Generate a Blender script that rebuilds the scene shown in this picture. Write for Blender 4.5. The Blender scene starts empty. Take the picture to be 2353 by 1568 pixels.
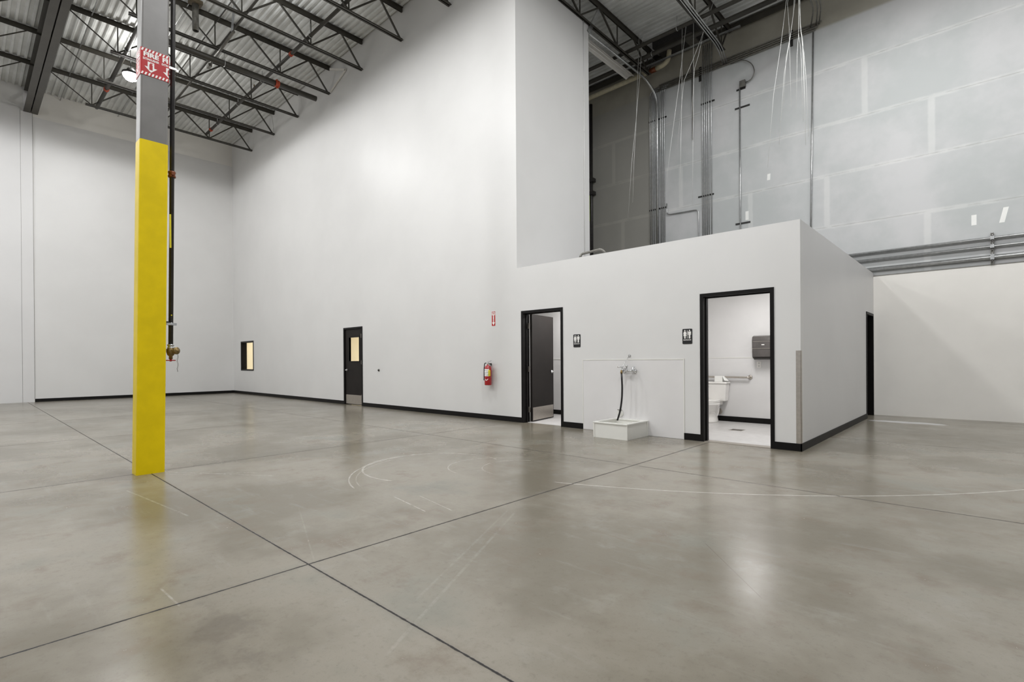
import bpy, bmesh, math, random
from mathutils import Vector, Matrix
random.seed(7)
C = bpy.context.scene.collection
SC = bpy.context.scene
PI = math.pi

# ------------------------------------------------------------------ node helpers
class X:
    """tiny expression wrapper around Math nodes"""
    def __init__(s, nt, sock): s.nt, s.s = nt, sock
    def _op(s, op, *a, clamp=False):
        n = s.nt.nodes.new('ShaderNodeMath'); n.operation = op; n.use_clamp = clamp
        for i, v in enumerate((s,) + a):
            if isinstance(v, X): s.nt.links.new(v.s, n.inputs[i])
            else: n.inputs[i].default_value = float(v)
        return X(s.nt, n.outputs[0])
    def __add__(s, o): return s._op('ADD', o)
    def __sub__(s, o): return s._op('SUBTRACT', o)
    def __mul__(s, o): return s._op('MULTIPLY', o)
    def abs(s): return s._op('ABSOLUTE')
    def sqrt(s): return s._op('SQRT')
    def max(s, o): return s._op('MAXIMUM', o)
    def min(s, o): return s._op('MINIMUM', o)
    def ramp(s, a, b):      # 0 at a, 1 at b, smooth
        n = s.nt.nodes.new('ShaderNodeMapRange'); n.interpolation_type = 'SMOOTHSTEP'
        s.nt.links.new(s.s, n.inputs[0]); n.inputs[1].default_value = a; n.inputs[2].default_value = b
        if a > b:
            n.inputs[1].default_value = b; n.inputs[2].default_value = a
            n.inputs[3].default_value = 1; n.inputs[4].default_value = 0
        return X(s.nt, n.outputs[0])
    def per(s, x0, p):      # distance to the nearest of x0 + k*p
        return ((s - (x0 - p / 2))._op('FLOORED_MODULO', p) - p / 2).abs()

def pos(nt):
    g = nt.nodes.new('ShaderNodeNewGeometry'); sp = nt.nodes.new('ShaderNodeSeparateXYZ')
    nt.links.new(g.outputs['Position'], sp.inputs[0])
    return g.outputs['Position'], [X(nt, sp.outputs[i]) for i in range(3)]
def noise(nt, vec, scale, detail=4, rough=.55, stretch=None):
    n = nt.nodes.new('ShaderNodeTexNoise'); n.inputs['Scale'].default_value = scale
    n.inputs['Detail'].default_value = detail; n.inputs['Roughness'].default_value = rough
    if stretch:
        m = nt.nodes.new('ShaderNodeMapping'); m.inputs['Scale'].default_value = stretch
        nt.links.new(vec, m.inputs[0]); vec = m.outputs[0]
    nt.links.new(vec, n.inputs['Vector'])
    return X(nt, n.outputs['Fac'])
def mixc(nt, f, a, b):
    n = nt.nodes.new('ShaderNodeMix'); n.data_type = 'RGBA'
    if isinstance(f, X): nt.links.new(f.s, n.inputs[0])
    else: n.inputs[0].default_value = f
    for i, v in ((6, a), (7, b)):
        if isinstance(v, (tuple, list)): n.inputs[i].default_value = (*v[:3], 1)
        else: nt.links.new(v, n.inputs[i])
    return n.outputs[2]
def new_mat(name):
    m = bpy.data.materials.new(name); m.use_nodes = True
    nt = m.node_tree; return m, nt, nt.nodes['Principled BSDF']
def srgb(r, g, b):
    f = lambda c: (c / 255 / 12.92) if c <= 10 else ((c / 255 + .055) / 1.055) ** 2.4
    return f(r), f(g), f(b)
def mat(name, col, rough=.5, metal=0, var=.06, scale=6, bump=0, spec=.5, emit=0, coat=0):
    m, nt, b = new_mat(name)
    v, _ = pos(nt)
    n = noise(nt, v, scale)
    dark = tuple(c * (1 - var) for c in col); lite = tuple(min(1, c * (1 + var)) for c in col)
    nt.links.new(mixc(nt, n.ramp(.3, .7), dark, lite), b.inputs['Base Color'])
    b.inputs['Roughness'].default_value = rough; b.inputs['Metallic'].default_value = metal
    b.inputs['Specular IOR Level'].default_value = spec
    b.inputs['Coat Weight'].default_value = coat
    if bump:
        bn = nt.nodes.new('ShaderNodeBump'); bn.inputs['Strength'].default_value = bump; bn.inputs['Distance'].default_value = .002
        n2 = noise(nt, v, scale * 25, 2); nt.links.new(n2.s, bn.inputs['Height']); nt.links.new(bn.outputs[0], b.inputs['Normal'])
    if emit:
        b.inputs['Emission Color'].default_value = (*col, 1); b.inputs['Emission Strength'].default_value = emit
    return m

# ------------------------------------------------------------------ materials
M = {}
def floor_material():
    m, nt, b = new_mat('polished_concrete')
    v, (x, y, z) = pos(nt)
    n1 = noise(nt, v, .55, 5, .6); n2 = noise(nt, v, 2.6, 6, .65); n3 = noise(nt, v, 30, 4, .7)
    n4 = noise(nt, v, 1.1, 4, .6, (1, 1, 1)); n5 = noise(nt, v, 140, 2, .6)
    base = mixc(nt, n1.ramp(.4, .6), srgb(112, 106, 93), srgb(136, 130, 118))
    base = mixc(nt, n4.ramp(.52, .72) * .5, base, srgb(106, 109, 100))
    base = mixc(nt, n2.ramp(.52, .72) * .6, base, srgb(110, 98, 84))
    base = mixc(nt, n2.ramp(.46, .28) * .25, base, srgb(152, 150, 143))
    base = mixc(nt, n3.ramp(.5, .8) * .32, base, srgb(88, 81, 70))
    base = mixc(nt, n5.ramp(.6, .76) * .3, base, srgb(84, 77, 68))
    st = noise(nt, v, 5, 5, .7, (.25, 1.6, 1))
    base = mixc(nt, st.ramp(.55, .78) * .3, base, srgb(150, 147, 140))
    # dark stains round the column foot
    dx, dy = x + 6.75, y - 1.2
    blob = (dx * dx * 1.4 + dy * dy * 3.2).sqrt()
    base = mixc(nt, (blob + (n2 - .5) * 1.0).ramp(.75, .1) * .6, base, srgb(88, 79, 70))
    dx, dy = x + 2.5, y - .75
    blob = (dx * dx * 1.2 + dy * dy * 5).sqrt()
    base = mixc(nt, (blob + (n2 - .5) * 3.0).ramp(.55, -.2) * .5, base, srgb(90, 82, 73))
    # white stain near the far side room
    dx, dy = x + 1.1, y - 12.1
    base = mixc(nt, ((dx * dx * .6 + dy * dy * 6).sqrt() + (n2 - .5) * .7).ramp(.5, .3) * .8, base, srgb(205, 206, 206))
    # scuffs: straight marks and tyre arcs
    brk = noise(nt, v, 12, 5, .8).ramp(.36, .6)
    def seg(x0, y0, x1, y1, w, op):
        L = math.hypot(x1 - x0, y1 - y0); ux, uy = (x1 - x0) / L, (y1 - y0) / L
        px, py = x - x0, y - y0
        t = px * ux + py * uy; d = (px * uy - py * ux).abs()
        return d.ramp(w, w * .3) * t.ramp(-.03, .02) * t.ramp(L + .03, L - .02) * op
    def arc(cx, cy, r, w, op, a0=None, a1=None, xlim=None, ylim=None):
        px, py = x - cx, y - cy
        k = ((px * px + py * py).sqrt() - r).abs().ramp(w, w * .3) * op
        if xlim: k = k * x.ramp(xlim[0] - .05, xlim[0] + .05) * x.ramp(xlim[1] + .05, xlim[1] - .05)
        if ylim: k = k * y.ramp(ylim[0] - .05, ylim[0] + .05) * y.ramp(ylim[1] + .05, ylim[1] - .05)
        return k
    marks = None
    for k in (seg(-6.01, 1.06, -4.66, 1.21, .012, .2), seg(-3.9, 2.63, -3.34, 2.54, .008, .6), seg(-3.75, 2.8, -3.2, 2.7, .006, .5),
              seg(-2.76, 2.98, -1.83, 1.2, .014, .09), seg(-2.85, 3.0, -2.1, 1.5, .012, .07), seg(-3.25, .72, -2.97, .73, .008, .4),
              seg(-4.2, 1.9, -3.0, 1.45, .007, .08), seg(-6.7, 1.55, -5.6, 2.25, .012, .35), seg(-6.6, 1.45, -5.9, 2.2, .009, .35),
              arc(-4.7, 3.72, .80, .014, .75, xlim=(-5.6, -4.45), ylim=(2.5, 4.5)),
              arc(-4.12, 3.87, 1.36, .011, .7, xlim=(-5.6, -4.45), ylim=(2.3, 4.0)),
              arc(-4.12, 3.87, 1.29, .008, .5, xlim=(-5.6, -4.5), ylim=(2.4, 3.6)),
              arc(-4.18, 4.14, .5, .010, .5, xlim=(-4.8, -4.2), ylim=(3.5, 4.6)),
              arc(-3.9, 4.3, .42, .008, .5, xlim=(-4.4, -3.9), ylim=(3.8, 4.7)),
              arc(-5.27, 10.3, 6.633, .012, .8, xlim=(-3.15, 1.5), ylim=(3.5, 8))):
        marks = k if marks is None else marks.max(k)
    longk = arc(-5.27, 10.3, 6.633, .011, .55, xlim=(-3.15, 1.5), ylim=(3.5, 8))
    base = mixc(nt, (marks * brk).max(longk), base, srgb(204, 202, 196))
    dk = seg(-1.36, 3.32, -.85, 2.76, .004, .6).max(seg(-3.27, -.05, -3.2, -.12, .02, .8))
    base = mixc(nt, dk, base, srgb(85, 78, 70))
    # saw-cut joints, worn wider near the camera crossing
    wob = (noise(nt, v, 22, 4, .7) - .5) * .014
    jx = x.per(-2.985, 3.84) + wob; jy = y.per(1.405, 3.85) + wob
    groove = jx.ramp(.0085, .004).max(jy.ramp(.0075, .0035) )
    soft = jx.ramp(.035, .004).max(jy.ramp(  .03, .004)) * .25
    base = mixc(nt, soft, base, srgb(100, 93, 83))
    base = mixc(nt, groove, base, srgb(26, 22, 18))
    nt.links.new(base, b.inputs['Base Color'])
    rg = n2 * .14 + .13 + marks * .1 + groove * .4 + n3 * .08
    nt.links.new(rg.s, b.inputs['Roughness'])
    b.inputs['Specular IOR Level'].default_value = .5
    bn = nt.nodes.new('ShaderNodeBump'); bn.inputs['Strength'].default_value = .25; bn.inputs['Distance'].default_value = .004
    h = n3 * .12 + noise(nt, v, 6, 3, .6) * .6 - groove * 3
    nt.links.new(h.s, bn.inputs['Height']); nt.links.new(bn.outputs[0], b.inputs['Normal'])
    return m
def right_wall_material():
    m, nt, b = new_mat('taped_gray_drywall')
    v, (x, y, z) = pos(nt)
    n1 = noise(nt, v, .7, 5, .6); n2 = noise(nt, v, 7, 4, .7); n3 = noise(nt, v, 2.2, 4, .7, (1, 1, 4))
    base = mixc(nt, n1.ramp(.35, .65), srgb(184, 187, 186), srgb(200, 200, 200))
    wob = (n2 - .5) * .03
    mud = None
    for zz in (4.19, 5.35, 6.5, 7.75):
        k = (z - zz + wob).abs().ramp(.06, .025) * n3.ramp(.3, .62)
        mud = k if mud is None else mud.max(k)
    for xx, z0, z1 in ((-1.93, 6.5, 7.75), (-.81, 5.35, 6.5), (-2.65, 4.19, 5.35), (-.88, 2.98, 4.19), (-6.1, 5.35, 6.5), (-4.3, 4.19, 5.35), (-7.9, 4.19, 5.35), (-8.2, 6.5, 7.75)):
        k = (x - xx + wob).abs().ramp(.075, .035) * z.ramp(z0 - .03, z0) * z.ramp(z1 + .03, z1) * .9
        mud = mud.max(k)
    base = mixc(nt, mud * .32, base, srgb(232, 231, 227))
    # thin paper line in every joint
    ln = None
    for zz in (4.19, 5.35, 6.5, 7.75):
        k = (z - zz).abs().ramp(.012, .004) * n3.ramp(.65, .4)
        ln = k if ln is None else ln.max(k)
    base = mixc(nt, ln * .35, base, srgb(140, 138, 130))
    st = noise(nt, v, 14, 3, .8).ramp(.72, .8) * .25
    base = mixc(nt, st, base, srgb(150, 146, 138))
    fin_shade = x.ramp(-6.9, -7.0)  # shadow of the return wall, painted as a darker beige zone
    base = mixc(nt, fin_shade * .8, base, mixc(nt, mud * .4, srgb(150, 147, 137), srgb(176, 172, 162)))
    band = z.ramp(8.70, 8.78)
    band_shade = mixc(nt, n1.ramp(.3, .7), srgb(150, 146, 134), srgb(170, 166, 154))  # shaded top of the wall, put into the colour as darker beige
    base = mixc(nt, band, base, band_shade)
    nt.links.new(base, b.inputs['Base Color']); b.inputs['Roughness'].default_value = .6
    return m
def deck_material():
    m, nt, b = new_mat('galvanised_deck')
    v, (x, y, z) = pos(nt)
    n1 = noise(nt, v, 1.2, 4, .6); n2 = noise(nt, v, 20, 3, .6)
    base = mixc(nt, n1.ramp(.35, .7), srgb(205, 206, 203), srgb(226, 227, 225))
    base = mixc(nt, n2.ramp(.7, .76) * .4, base, srgb(110, 108, 102))
    nt.links.new(base, b.inputs['Base Color'])
    b.inputs['Roughness'].default_value = .42; b.inputs['Metallic'].default_value = .08
    return m
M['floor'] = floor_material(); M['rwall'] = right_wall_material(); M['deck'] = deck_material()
M['wall'] = mat('white_wall_paint', srgb(216, 215, 213), .42, var=.02, scale=.8, bump=.12)
M['wall_cool'] = mat('white_wall_paint_cool', srgb(214, 213, 212), .42, var=.02, scale=.8, bump=.12)
M['lower'] = mat('cream_wall_paint', srgb(228, 225, 219), .6, var=.025, scale=1.2)
M['bath'] = mat('restroom_paint', srgb(219, 218, 217), .35, var=.02, scale=2)
M['bathfloor'] = mat('restroom_epoxy', srgb(196, 194, 192), .35, var=.06, scale=9)
M['cream'] = mat('cream_room_paint', srgb(240, 230, 204), .7, var=.02, scale=1)
M['black'] = mat('black_trim', srgb(14, 12, 11), .5, var=.15, scale=8, spec=.2)
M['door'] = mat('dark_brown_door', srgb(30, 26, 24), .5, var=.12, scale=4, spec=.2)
M['steel'] = mat('dark_gray_steel_paint', srgb(60, 57, 50), .5, var=.12, scale=5)
M['steel2'] = mat('girder_gray_paint', srgb(70, 67, 60), .5, var=.1, scale=3)
M['column'] = mat('column_gray_paint', srgb(112, 110, 107), .38, var=.08, scale=4)
M['yellow'] = mat('safety_yellow', srgb(228, 200, 0), .4, var=.05, scale=5, bump=.05, spec=.25)
M['pipe'] = mat('black_iron_pipe', srgb(48, 46, 45), .38, metal=.2, var=.2, scale=10)
M['spr'] = mat('dark_sprinkler_pipe', srgb(52, 49, 42), .5, var=.15, scale=7)
M['galv'] = mat('galvanised_conduit', srgb(190, 191, 190), .28, metal=.85, var=.12, scale=14)
M['galvdark'] = mat('weathered_conduit', srgb(120, 118, 112), .4, metal=.6, var=.15, scale=12)
M['chrome'] = mat('chrome', srgb(225, 225, 226), .12, metal=1, var=.04, scale=20)
M['satin'] = mat('brushed_steel', srgb(188, 181, 172), .34, metal=.9, var=.06, scale=30)
M['strut'] = mat('black_strut', srgb(38, 36, 34), .5, var=.2, scale=20)
M['orange'] = mat('orange_coupling', srgb(168, 62, 28), .45, var=.15, scale=20)
M['rust'] = mat('rust_brown_coupling', srgb(112, 58, 26), .35, metal=.3, var=.25, scale=30)
M['brass'] = mat('aged_brass', srgb(128, 108, 70), .38, metal=.75, var=.2, scale=30)
M['red'] = mat('sign_red', srgb(176, 8, 14), .5, var=.06, scale=12)
M['extred'] = mat('extinguisher_red', srgb(172, 18, 26), .22, var=.06, scale=12, coat=.5)
M['white'] = mat('sign_white', srgb(238, 236, 232), .45, var=.02, scale=12)
M['signblack'] = mat('sign_black', srgb(22, 21, 22), .4, var=.1, scale=20)
M['plastic'] = mat('white_moulded_plastic', srgb(226, 225, 219), .25, var=.02, scale=5)
M['porcelain'] = mat('porcelain', srgb(236, 234, 230), .1, var=.015, scale=5, coat=.5)
M['smoke'] = mat('smoky_plastic', srgb(84, 80, 78), .2, var=.15, scale=6, coat=.4)
M['rubber'] = mat('black_rubber', srgb(20, 18, 18), .45, var=.15, scale=30)
M['tag'] = mat('yellow_tag', srgb(222, 208, 30), .5, var=.06, scale=30)
M['lime'] = mat('lime_tape', srgb(190, 214, 70), .5, var=.08, scale=20)
M['pvc'] = mat('cream_pipe', srgb(196, 188, 160), .5, var=.1, scale=8)
M['wood'] = mat('plywood', srgb(78, 68, 50), .7, var=.2, scale=10)
M['wire'] = mat('hanger_wire', srgb(232, 232, 228), .35, metal=.3, var=.05, scale=30)
M['paper'] = mat('white_paper', srgb(240, 240, 236), .7, var=.02, scale=10)
M['labelblue'] = mat('label_ink', srgb(96, 104, 138), .6, var=.2, scale=60)
M['lens'] = mat('lamp_lens', (1, .98, .95), .4, var=0, emit=60)
M['panel'] = mat('glossy_wall_panel', srgb(219, 217, 216), .22, var=.015, scale=2)
M['dust'] = mat('gypsum_dust', srgb(204, 203, 200), .7, var=.05, scale=8)
def glass_material():
    m, nt, b = new_mat('clear_pane')
    b.inputs['Transmission Weight'].default_value = 1; b.inputs['Roughness'].default_value = .02
    b.inputs['IOR'].default_value = 1.15
    v, _ = pos(nt); n = noise(nt, v, 5)
    nt.links.new(mixc(nt, n, (.94, .94, .92), (.98, .98, .96)), b.inputs['Base Color'])
    return m
M['glass'] = glass_material()

# ------------------------------------------------------------------ mesh builder
def frame_axes(d):
    d = Vector(d).normalized()
    a = Vector((0, 0, 1)) if abs(d.z) < .9 else Vector((1, 0, 0))
    s = d.cross(a).normalized(); return d, s, s.cross(d)
class MB:
    def __init__(s): s.v, s.f, s.sm = [], [], []
    def _add(s, vs, fs, smooth=False):
        o = len(s.v); s.v += [Vector(p) for p in vs]
        for f in fs: s.f.append([o + i for i in f]); s.sm.append(smooth)
        return s
    def box(s, x0, x1, y0, y1, z0, z1):
        vs = [(x, y, z) for z in (z0, z1) for y in (y0, y1) for x in (x0, x1)]
        return s._add(vs, [(0, 2, 3, 1), (4, 5, 7, 6), (0, 1, 5, 4), (2, 6, 7, 3), (0, 4, 6, 2), (1, 3, 7, 5)])
    def hexa(s, vs):
        return s._add(vs, [(0, 2, 3, 1), (4, 5, 7, 6), (0, 1, 5, 4), (2, 6, 7, 3), (0, 4, 6, 2), (1, 3, 7, 5)])
    def bar(s, p0, p1, w, h):
        p0, p1 = Vector(p0), Vector(p1); d, a, b = frame_axes(p1 - p0)
        vs = [p + a * (i * w / 2) + b * (j * h / 2) for p in (p0, p1) for j in (-1, 1) for i in (-1, 1)]
        return s._add(vs, [(0, 2, 3, 1), (4, 5, 7, 6), (0, 1, 5, 4), (2, 6, 7, 3), (0, 4, 6, 2), (1, 3, 7, 5)])
    def tube(s, pts, r, n=10, cap=True):
        pts = [Vector(p) for p in pts]; rs = r if isinstance(r, (list, tuple)) else [r] * len(pts)
        vs, fs = [], []; pa = None
        for i, p in enumerate(pts):
            if i == 0: d = pts[1] - p
            elif i == len(pts) - 1: d = p - pts[i - 1]
            else: d = (pts[i + 1] - p).normalized() + (p - pts[i - 1]).normalized()
            d = d.normalized()
            if pa is None: _, a, b = frame_axes(d)
            else:
                a = (pa - d * pa.dot(d)).normalized(); b = a.cross(d)
            pa = a
            for k in range(n):
                t = 2 * PI * k / n; vs.append(p + (a * math.cos(t) + b * math.sin(t)) * rs[i])
        for i in range(len(pts) - 1):
            for k in range(n):
                fs.append((i * n + k, i * n + (k + 1) % n, (i + 1) * n + (k + 1) % n, (i + 1) * n + k))
        s._add(vs, fs, True)
        if cap:
            o = len(s.v) - len(vs)
            s.f.append([o + k for k in range(n)][::-1]); s.sm.append(False)
            s.f.append([o + (len(pts) - 1) * n + k for k in range(n)]); s.sm.append(False)
        return s
    def lathe(s, prof, org, axis=(0, 0, 1), n=24, cap=True, sx=1, sy=1, a0=0, a1=2 * PI):
        org = Vector(org); d, a, b = frame_axes(axis); full = abs(a1 - a0 - 2 * PI) < 1e-6
        m = n if full else n + 1; vs, fs = [], []
        if abs(Vector(axis).normalized().z) > .99: a, b, = Vector((1, 0, 0)), Vector((0, 1, 0))
        for r, h in prof:
            for k in range(m):
                t = a0 + (a1 - a0) * k / n
                vs.append(org + a * (r * sx * math.cos(t)) + b * (r * sy * math.sin(t)) + d * h)
        for i in range(len(prof) - 1):
            for k in range(n):
                k2 = (k + 1) % m
                fs.append((i * m + k, i * m + k2, (i + 1) * m + k2, (i + 1) * m + k))
        o = len(s.v); s._add(vs, fs, True)
        if cap and full:
            s.f.append([o + k for k in range(n)][::-1]); s.sm.append(False)
            s.f.append([o + (len(prof) - 1) * m + k for k in range(n)]); s.sm.append(False)
        return s
    def prism(s, poly, org, ux, uy, depth):
        """flat polygon in (ux, uy) extruded along ux x uy"""
        org, ux, uy = Vector(org), Vector(ux), Vector(uy); nz = ux.cross(uy)
        n = len(poly); vs = [org + ux * p[0] + uy * p[1] + nz * h for h in (0, depth) for p in poly]
        return s._add(vs, [list(range(n))[::-1], [n + i for i in range(n)]] + [(i, (i + 1) % n, n + (i + 1) % n, n + i) for i in range(n)])
    def text(s, txt, size, org, ux, uy, depth=.0012, bold=.012, width=None):
        cu = bpy.data.curves.new('lettering_curve', 'FONT'); cu.body = txt; cu.size = 1; cu.align_x = 'CENTER'; cu.align_y = 'CENTER'
        cu.offset = bold; cu.resolution_u = 3
        ob = bpy.data.objects.new('lettering_temp', cu); C.objects.link(ob)
        dg = bpy.context.evaluated_depsgraph_get(); me = ob.evaluated_get(dg).to_mesh()
        org, ux, uy = Vector(org), Vector(ux), Vector(uy); nz = ux.cross(uy)
        xs = [v.co.x for v in me.vertices]; kx = size
        if width: kx = width / (max(xs) - min(xs))
        s._add([org + ux * (v.co.x * kx) + uy * (v.co.y * size) + nz * depth for v in me.vertices], [list(p.vertices) for p in me.polygons])
        ob.evaluated_get(dg).to_mesh_clear(); bpy.data.objects.remove(ob); bpy.data.curves.remove(cu)
        return s
    def shear(s, k, z0=0):          # small out-of-plumb lean along Y
        for p in s.v: p.y += k * (p.z - z0)
        return s
    def spin(s, ang, piv):
        R = Matrix.Rotation(ang, 3, 'Z'); piv = Vector(piv); s.v = [piv + R @ (p - piv) for p in s.v]; return s
    def build(s, name, m, parent=None, bevel=0, weld=False):
        me = bpy.data.meshes.new(name)
        off = wloc(parent)
        me.from_pydata([p - off for p in s.v], [], s.f)
        me.polygons.foreach_set('use_smooth', s.sm)
        bm = bmesh.new(); bm.from_mesh(me)
        if weld: bmesh.ops.remove_doubles(bm, verts=bm.verts, dist=1e-5)
        bmesh.ops.recalc_face_normals(bm, faces=bm.faces); bm.to_mesh(me); bm.free()
        me.materials.append(m)
        o = bpy.data.objects.new(name, me); C.objects.link(o)
        if parent: o.parent = parent
        if bevel:
            b = o.modifiers.new('bevel', 'BEVEL'); b.width = bevel; b.segments = 2; b.limit_method = 'ANGLE'; b.angle_limit = math.radians(50)
        return o
def wloc(o):
    v = Vector((0, 0, 0))
    while o is not None: v += o.location; o = o.parent
    return v
def thing(name, label, cat, loc=(0, 0, 0), group=None, kind=None):
    o = bpy.data.objects.new(name, None); o.empty_display_size = .2; C.objects.link(o); o.location = loc
    return tag(o, label, cat, group, kind)
def tag(o, label, cat, group=None, kind=None):
    o['label'] = label; o['category'] = cat
    if group: o['group'] = group
    if kind: o['kind'] = kind
    return o
def struct(name, mb, m, label, cat, parent=None, **k):
    return tag(mb.build(name, m, parent, **k), label, cat, kind='structure')
def dup(root, dx, label, group=None):
    r = root.copy(); C.objects.link(r); r.location = root.location + Vector(dx); r['label'] = label
    if group: r['group'] = group
    for ch in list(root.children):
        c = ch.copy(); C.objects.link(c); c.parent = r
        for g in list(ch.children):
            d = g.copy(); C.objects.link(d); d.parent = c
    return r
def bend(pts, r=.1, n=5):
    """round the corners of a polyline"""
    pts = [Vector(p) for p in pts]; out = [pts[0]]
    for i in range(1, len(pts) - 1):
        a, b, c = pts[i - 1], pts[i], pts[i + 1]
        ra = min(r, (a - b).length * .45, (c - b).length * .45)
        p, q = b + (a - b).normalized() * ra, b + (c - b).normalized() * ra
        for k in range(n + 1):
            t = k / n; out.append(p * (1 - t) ** 2 + b * 2 * t * (1 - t) + q * t * t)
    return out + [pts[-1]]

# ------------------------------------------------------------------ measures of the place
XL, XF, XC = -22.26, -6.79, -1.785       # far left wall, fin, restroom corner
YA, YB = 7.459, 13.362                   # long wall, rear right wall
HB = 3.04                                # restroom block height
ZD = 9.95                                # roof deck
XR = 11.0; YN = -10.0                    # how far floor and roof run on behind the camera
EX, EZ, EY = (1, 0, 0), (0, 0, 1), (0, 1, 0)

# ------------------------------------------------------------------ setting
struct('floor', MB().box(XL - .3, XR, YN, YB + .3, -.15, 0), M['floor'], 'worn polished gray concrete floor with saw-cut joints', 'floor')
def deck(y0, y1, zb, x0, x1):
    mb = MB(); P = .1524; y = y0; prof = []
    while y < y1:
        prof += [(y, zb), (y + .045, zb), (y + .063, zb + .042), (y + .134, zb + .042)]; y += P
    prof.append((y, zb))
    vs = []
    for yy, zz in prof: vs += [(x0, yy, zz), (x1, yy, zz)]
    mb._add(vs, [(2 * i, 2 * i + 1, 2 * i + 3, 2 * i + 2) for i in range(len(prof) - 1)])
    mb.box(x0, x1, y0, y1, zb + .06, zb + .16)
    return mb
struct('ceiling', deck(YN, YA + .3, ZD, XL - .2, XR), M['deck'], 'corrugated galvanised roof deck over the main hall', 'ceiling')
struct('ceiling', deck(YA + .35, YB + .1, 9.72, -15, XR), M['deck'], 'corrugated roof deck above the restroom block', 'ceiling')

def wall_x(x0, x1, y0, y1, z0, z1, holes=()):
    """wall in the X direction with rectangular holes (xa, xb, za, zb)"""
    mb = MB(); xs = sorted({x0, x1} | {h[0] for h in holes} | {h[1] for h in holes}); zs = sorted({z0, z1} | {h[2] for h in holes} | {h[3] for h in holes})
    for i in range(len(xs) - 1):
        for j in range(len(zs) - 1):
            cx, cz = (xs[i] + xs[i + 1]) / 2, (zs[j] + zs[j + 1]) / 2
            if any(h[0] < cx < h[1] and h[2] < cz < h[3] for h in holes): continue
            mb.box(xs[i], xs[i + 1], y0, y1, zs[j], zs[j + 1])
    bm = bmesh.new(); vs = [bm.verts.new(p) for p in mb.v]
    for f in mb.f: bm.faces.new([vs[i] for i in f])
    bmesh.ops.remove_doubles(bm, verts=bm.verts, dist=1e-5)
    seen = {}
    for f in bm.faces: seen.setdefault(tuple(sorted(v.index if v.index >= 0 else id(v) for v in f.verts)), []).append(f)
    bm.verts.index_update(); seen = {}
    for f in bm.faces: seen.setdefault(tuple(sorted(v.index for v in f.verts)), []).append(f)
    bmesh.ops.delete(bm, geom=[f for fs in seen.values() if len(fs) > 1 for f in fs], context='FACES_ONLY')
    out = MB(); bm.verts.index_update(); out._add([v.co.copy() for v in bm.verts], [[v.index for v in f.verts] for f in bm.faces]); bm.free()
    return out
D0, D1, D2 = -13.528, -6.679, -3.119     # outer left edges of the three frames in the long wall
DW, DH = 1.016, 2.184
WX0, WX1, WZ0, WZ1 = -21.46, -20.185, .905, 2.036
TA, TB = .19, .16
struct('wall_front', wall_x(XL, XF, YA, YA + TA, 0, ZD + .04, ((WX0, WX1, WZ0, WZ1), (D0, D0 + DW, 0, DH))), M['wall'], 'tall white painted wall running back to the far corner', 'wall')
struct('wall_restroom_front', wall_x(XF, XC, YA, YA + TB, 0, HB, ((D1, D1 + DW, 0, DH), (D2, D2 + DW, 0, DH))), M['wall'], 'low white wall of the restroom block with two open doorways', 'wall')
def wall_y(x0, x1, y0, y1, z0, z1, holes=()):
    mb = wall_x(y0, y1, x0, x1, z0, z1, holes); mb.v = [Vector((p.y, p.x, p.z)) for p in mb.v]; return mb
SY0, SY1 = 12.40, 13.26
struct('wall_restroom_side', wall_y(XC - TB, XC, YA + TB, YB, 0, HB, ((SY0, SY1, 0, 2.16),)), M['wall_cool'], 'right-hand side wall of the restroom block', 'wall')
struct('wall_partition', MB().box(XF - .12, XF, YA + TA, 9.99, 2.8, 9.14), M['wall'], 'tall white return wall rising above the restroom block', 'wall')
struct('wall_right', MB().box(XC - .2, XR, YB - .02, YB + .2, 0, 2.975), M['lower'], 'cream painted lower part of the rear right wall', 'wall')
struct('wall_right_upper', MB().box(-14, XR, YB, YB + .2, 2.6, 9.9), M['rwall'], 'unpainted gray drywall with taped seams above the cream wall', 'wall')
struct('trim_1', MB().box(XC, XR, YB - .028, YB + .01, 2.975, 2.988), M['galvdark'], 'thin dark edge strip capping the cream wall', 'trim')
struct('wall_left', MB().box(XL - .2, XL, YN, YA + TA, 0, 10.05), M['wall'], 'white painted far left wall', 'wall')
struct('trim_2', MB().box(XL, XL + .02, 1.29, 1.58, 0, 9.2).box(XL, XL + .012, -8, 1.29, 0, 9.3), M['wall_cool'], 'shallow white pilaster on the left wall under the girder', 'trim')
struct('trim_7', MB().box(XL + .02, XL + .021, 1.29, 1.297, 0, 9.2).box(XL + .02, XL + .021, 1.572, 1.58, 0, 9.2), M['galvdark'], 'fine vertical seams at both edges of the pilaster', 'trim')
struct('trim_3', MB().box(XL - .01, XL + .004, 1.58, YA, 9.1, ZD), M['lower'], 'cream strip standing for the shade band at the top of the far left wall', 'trim')  # strip added where the wall top only lies in shade
bb = .1
struct('baseboard_left', MB().box(XL, XL + .012, 1.46, YA, 0, bb), M['black'], 'black rubber base along the far left wall', 'baseboard')
mb = MB()
for a, c in ((XL, D0), (D0 + DW, D1), (D1 + DW, -5.225), (-3.372, D2), (D2 + DW, XC + .012)): mb.box(a, c, YA - .012, YA, 0, bb)
struct('baseboard_front', mb, M['black'], 'black rubber base along the long white wall', 'baseboard')
struct('baseboard_right', MB().box(XC, XC + .012, YA - .012, SY0, 0, bb), M['black'], 'black rubber base along the restroom side wall', 'baseboard')

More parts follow.
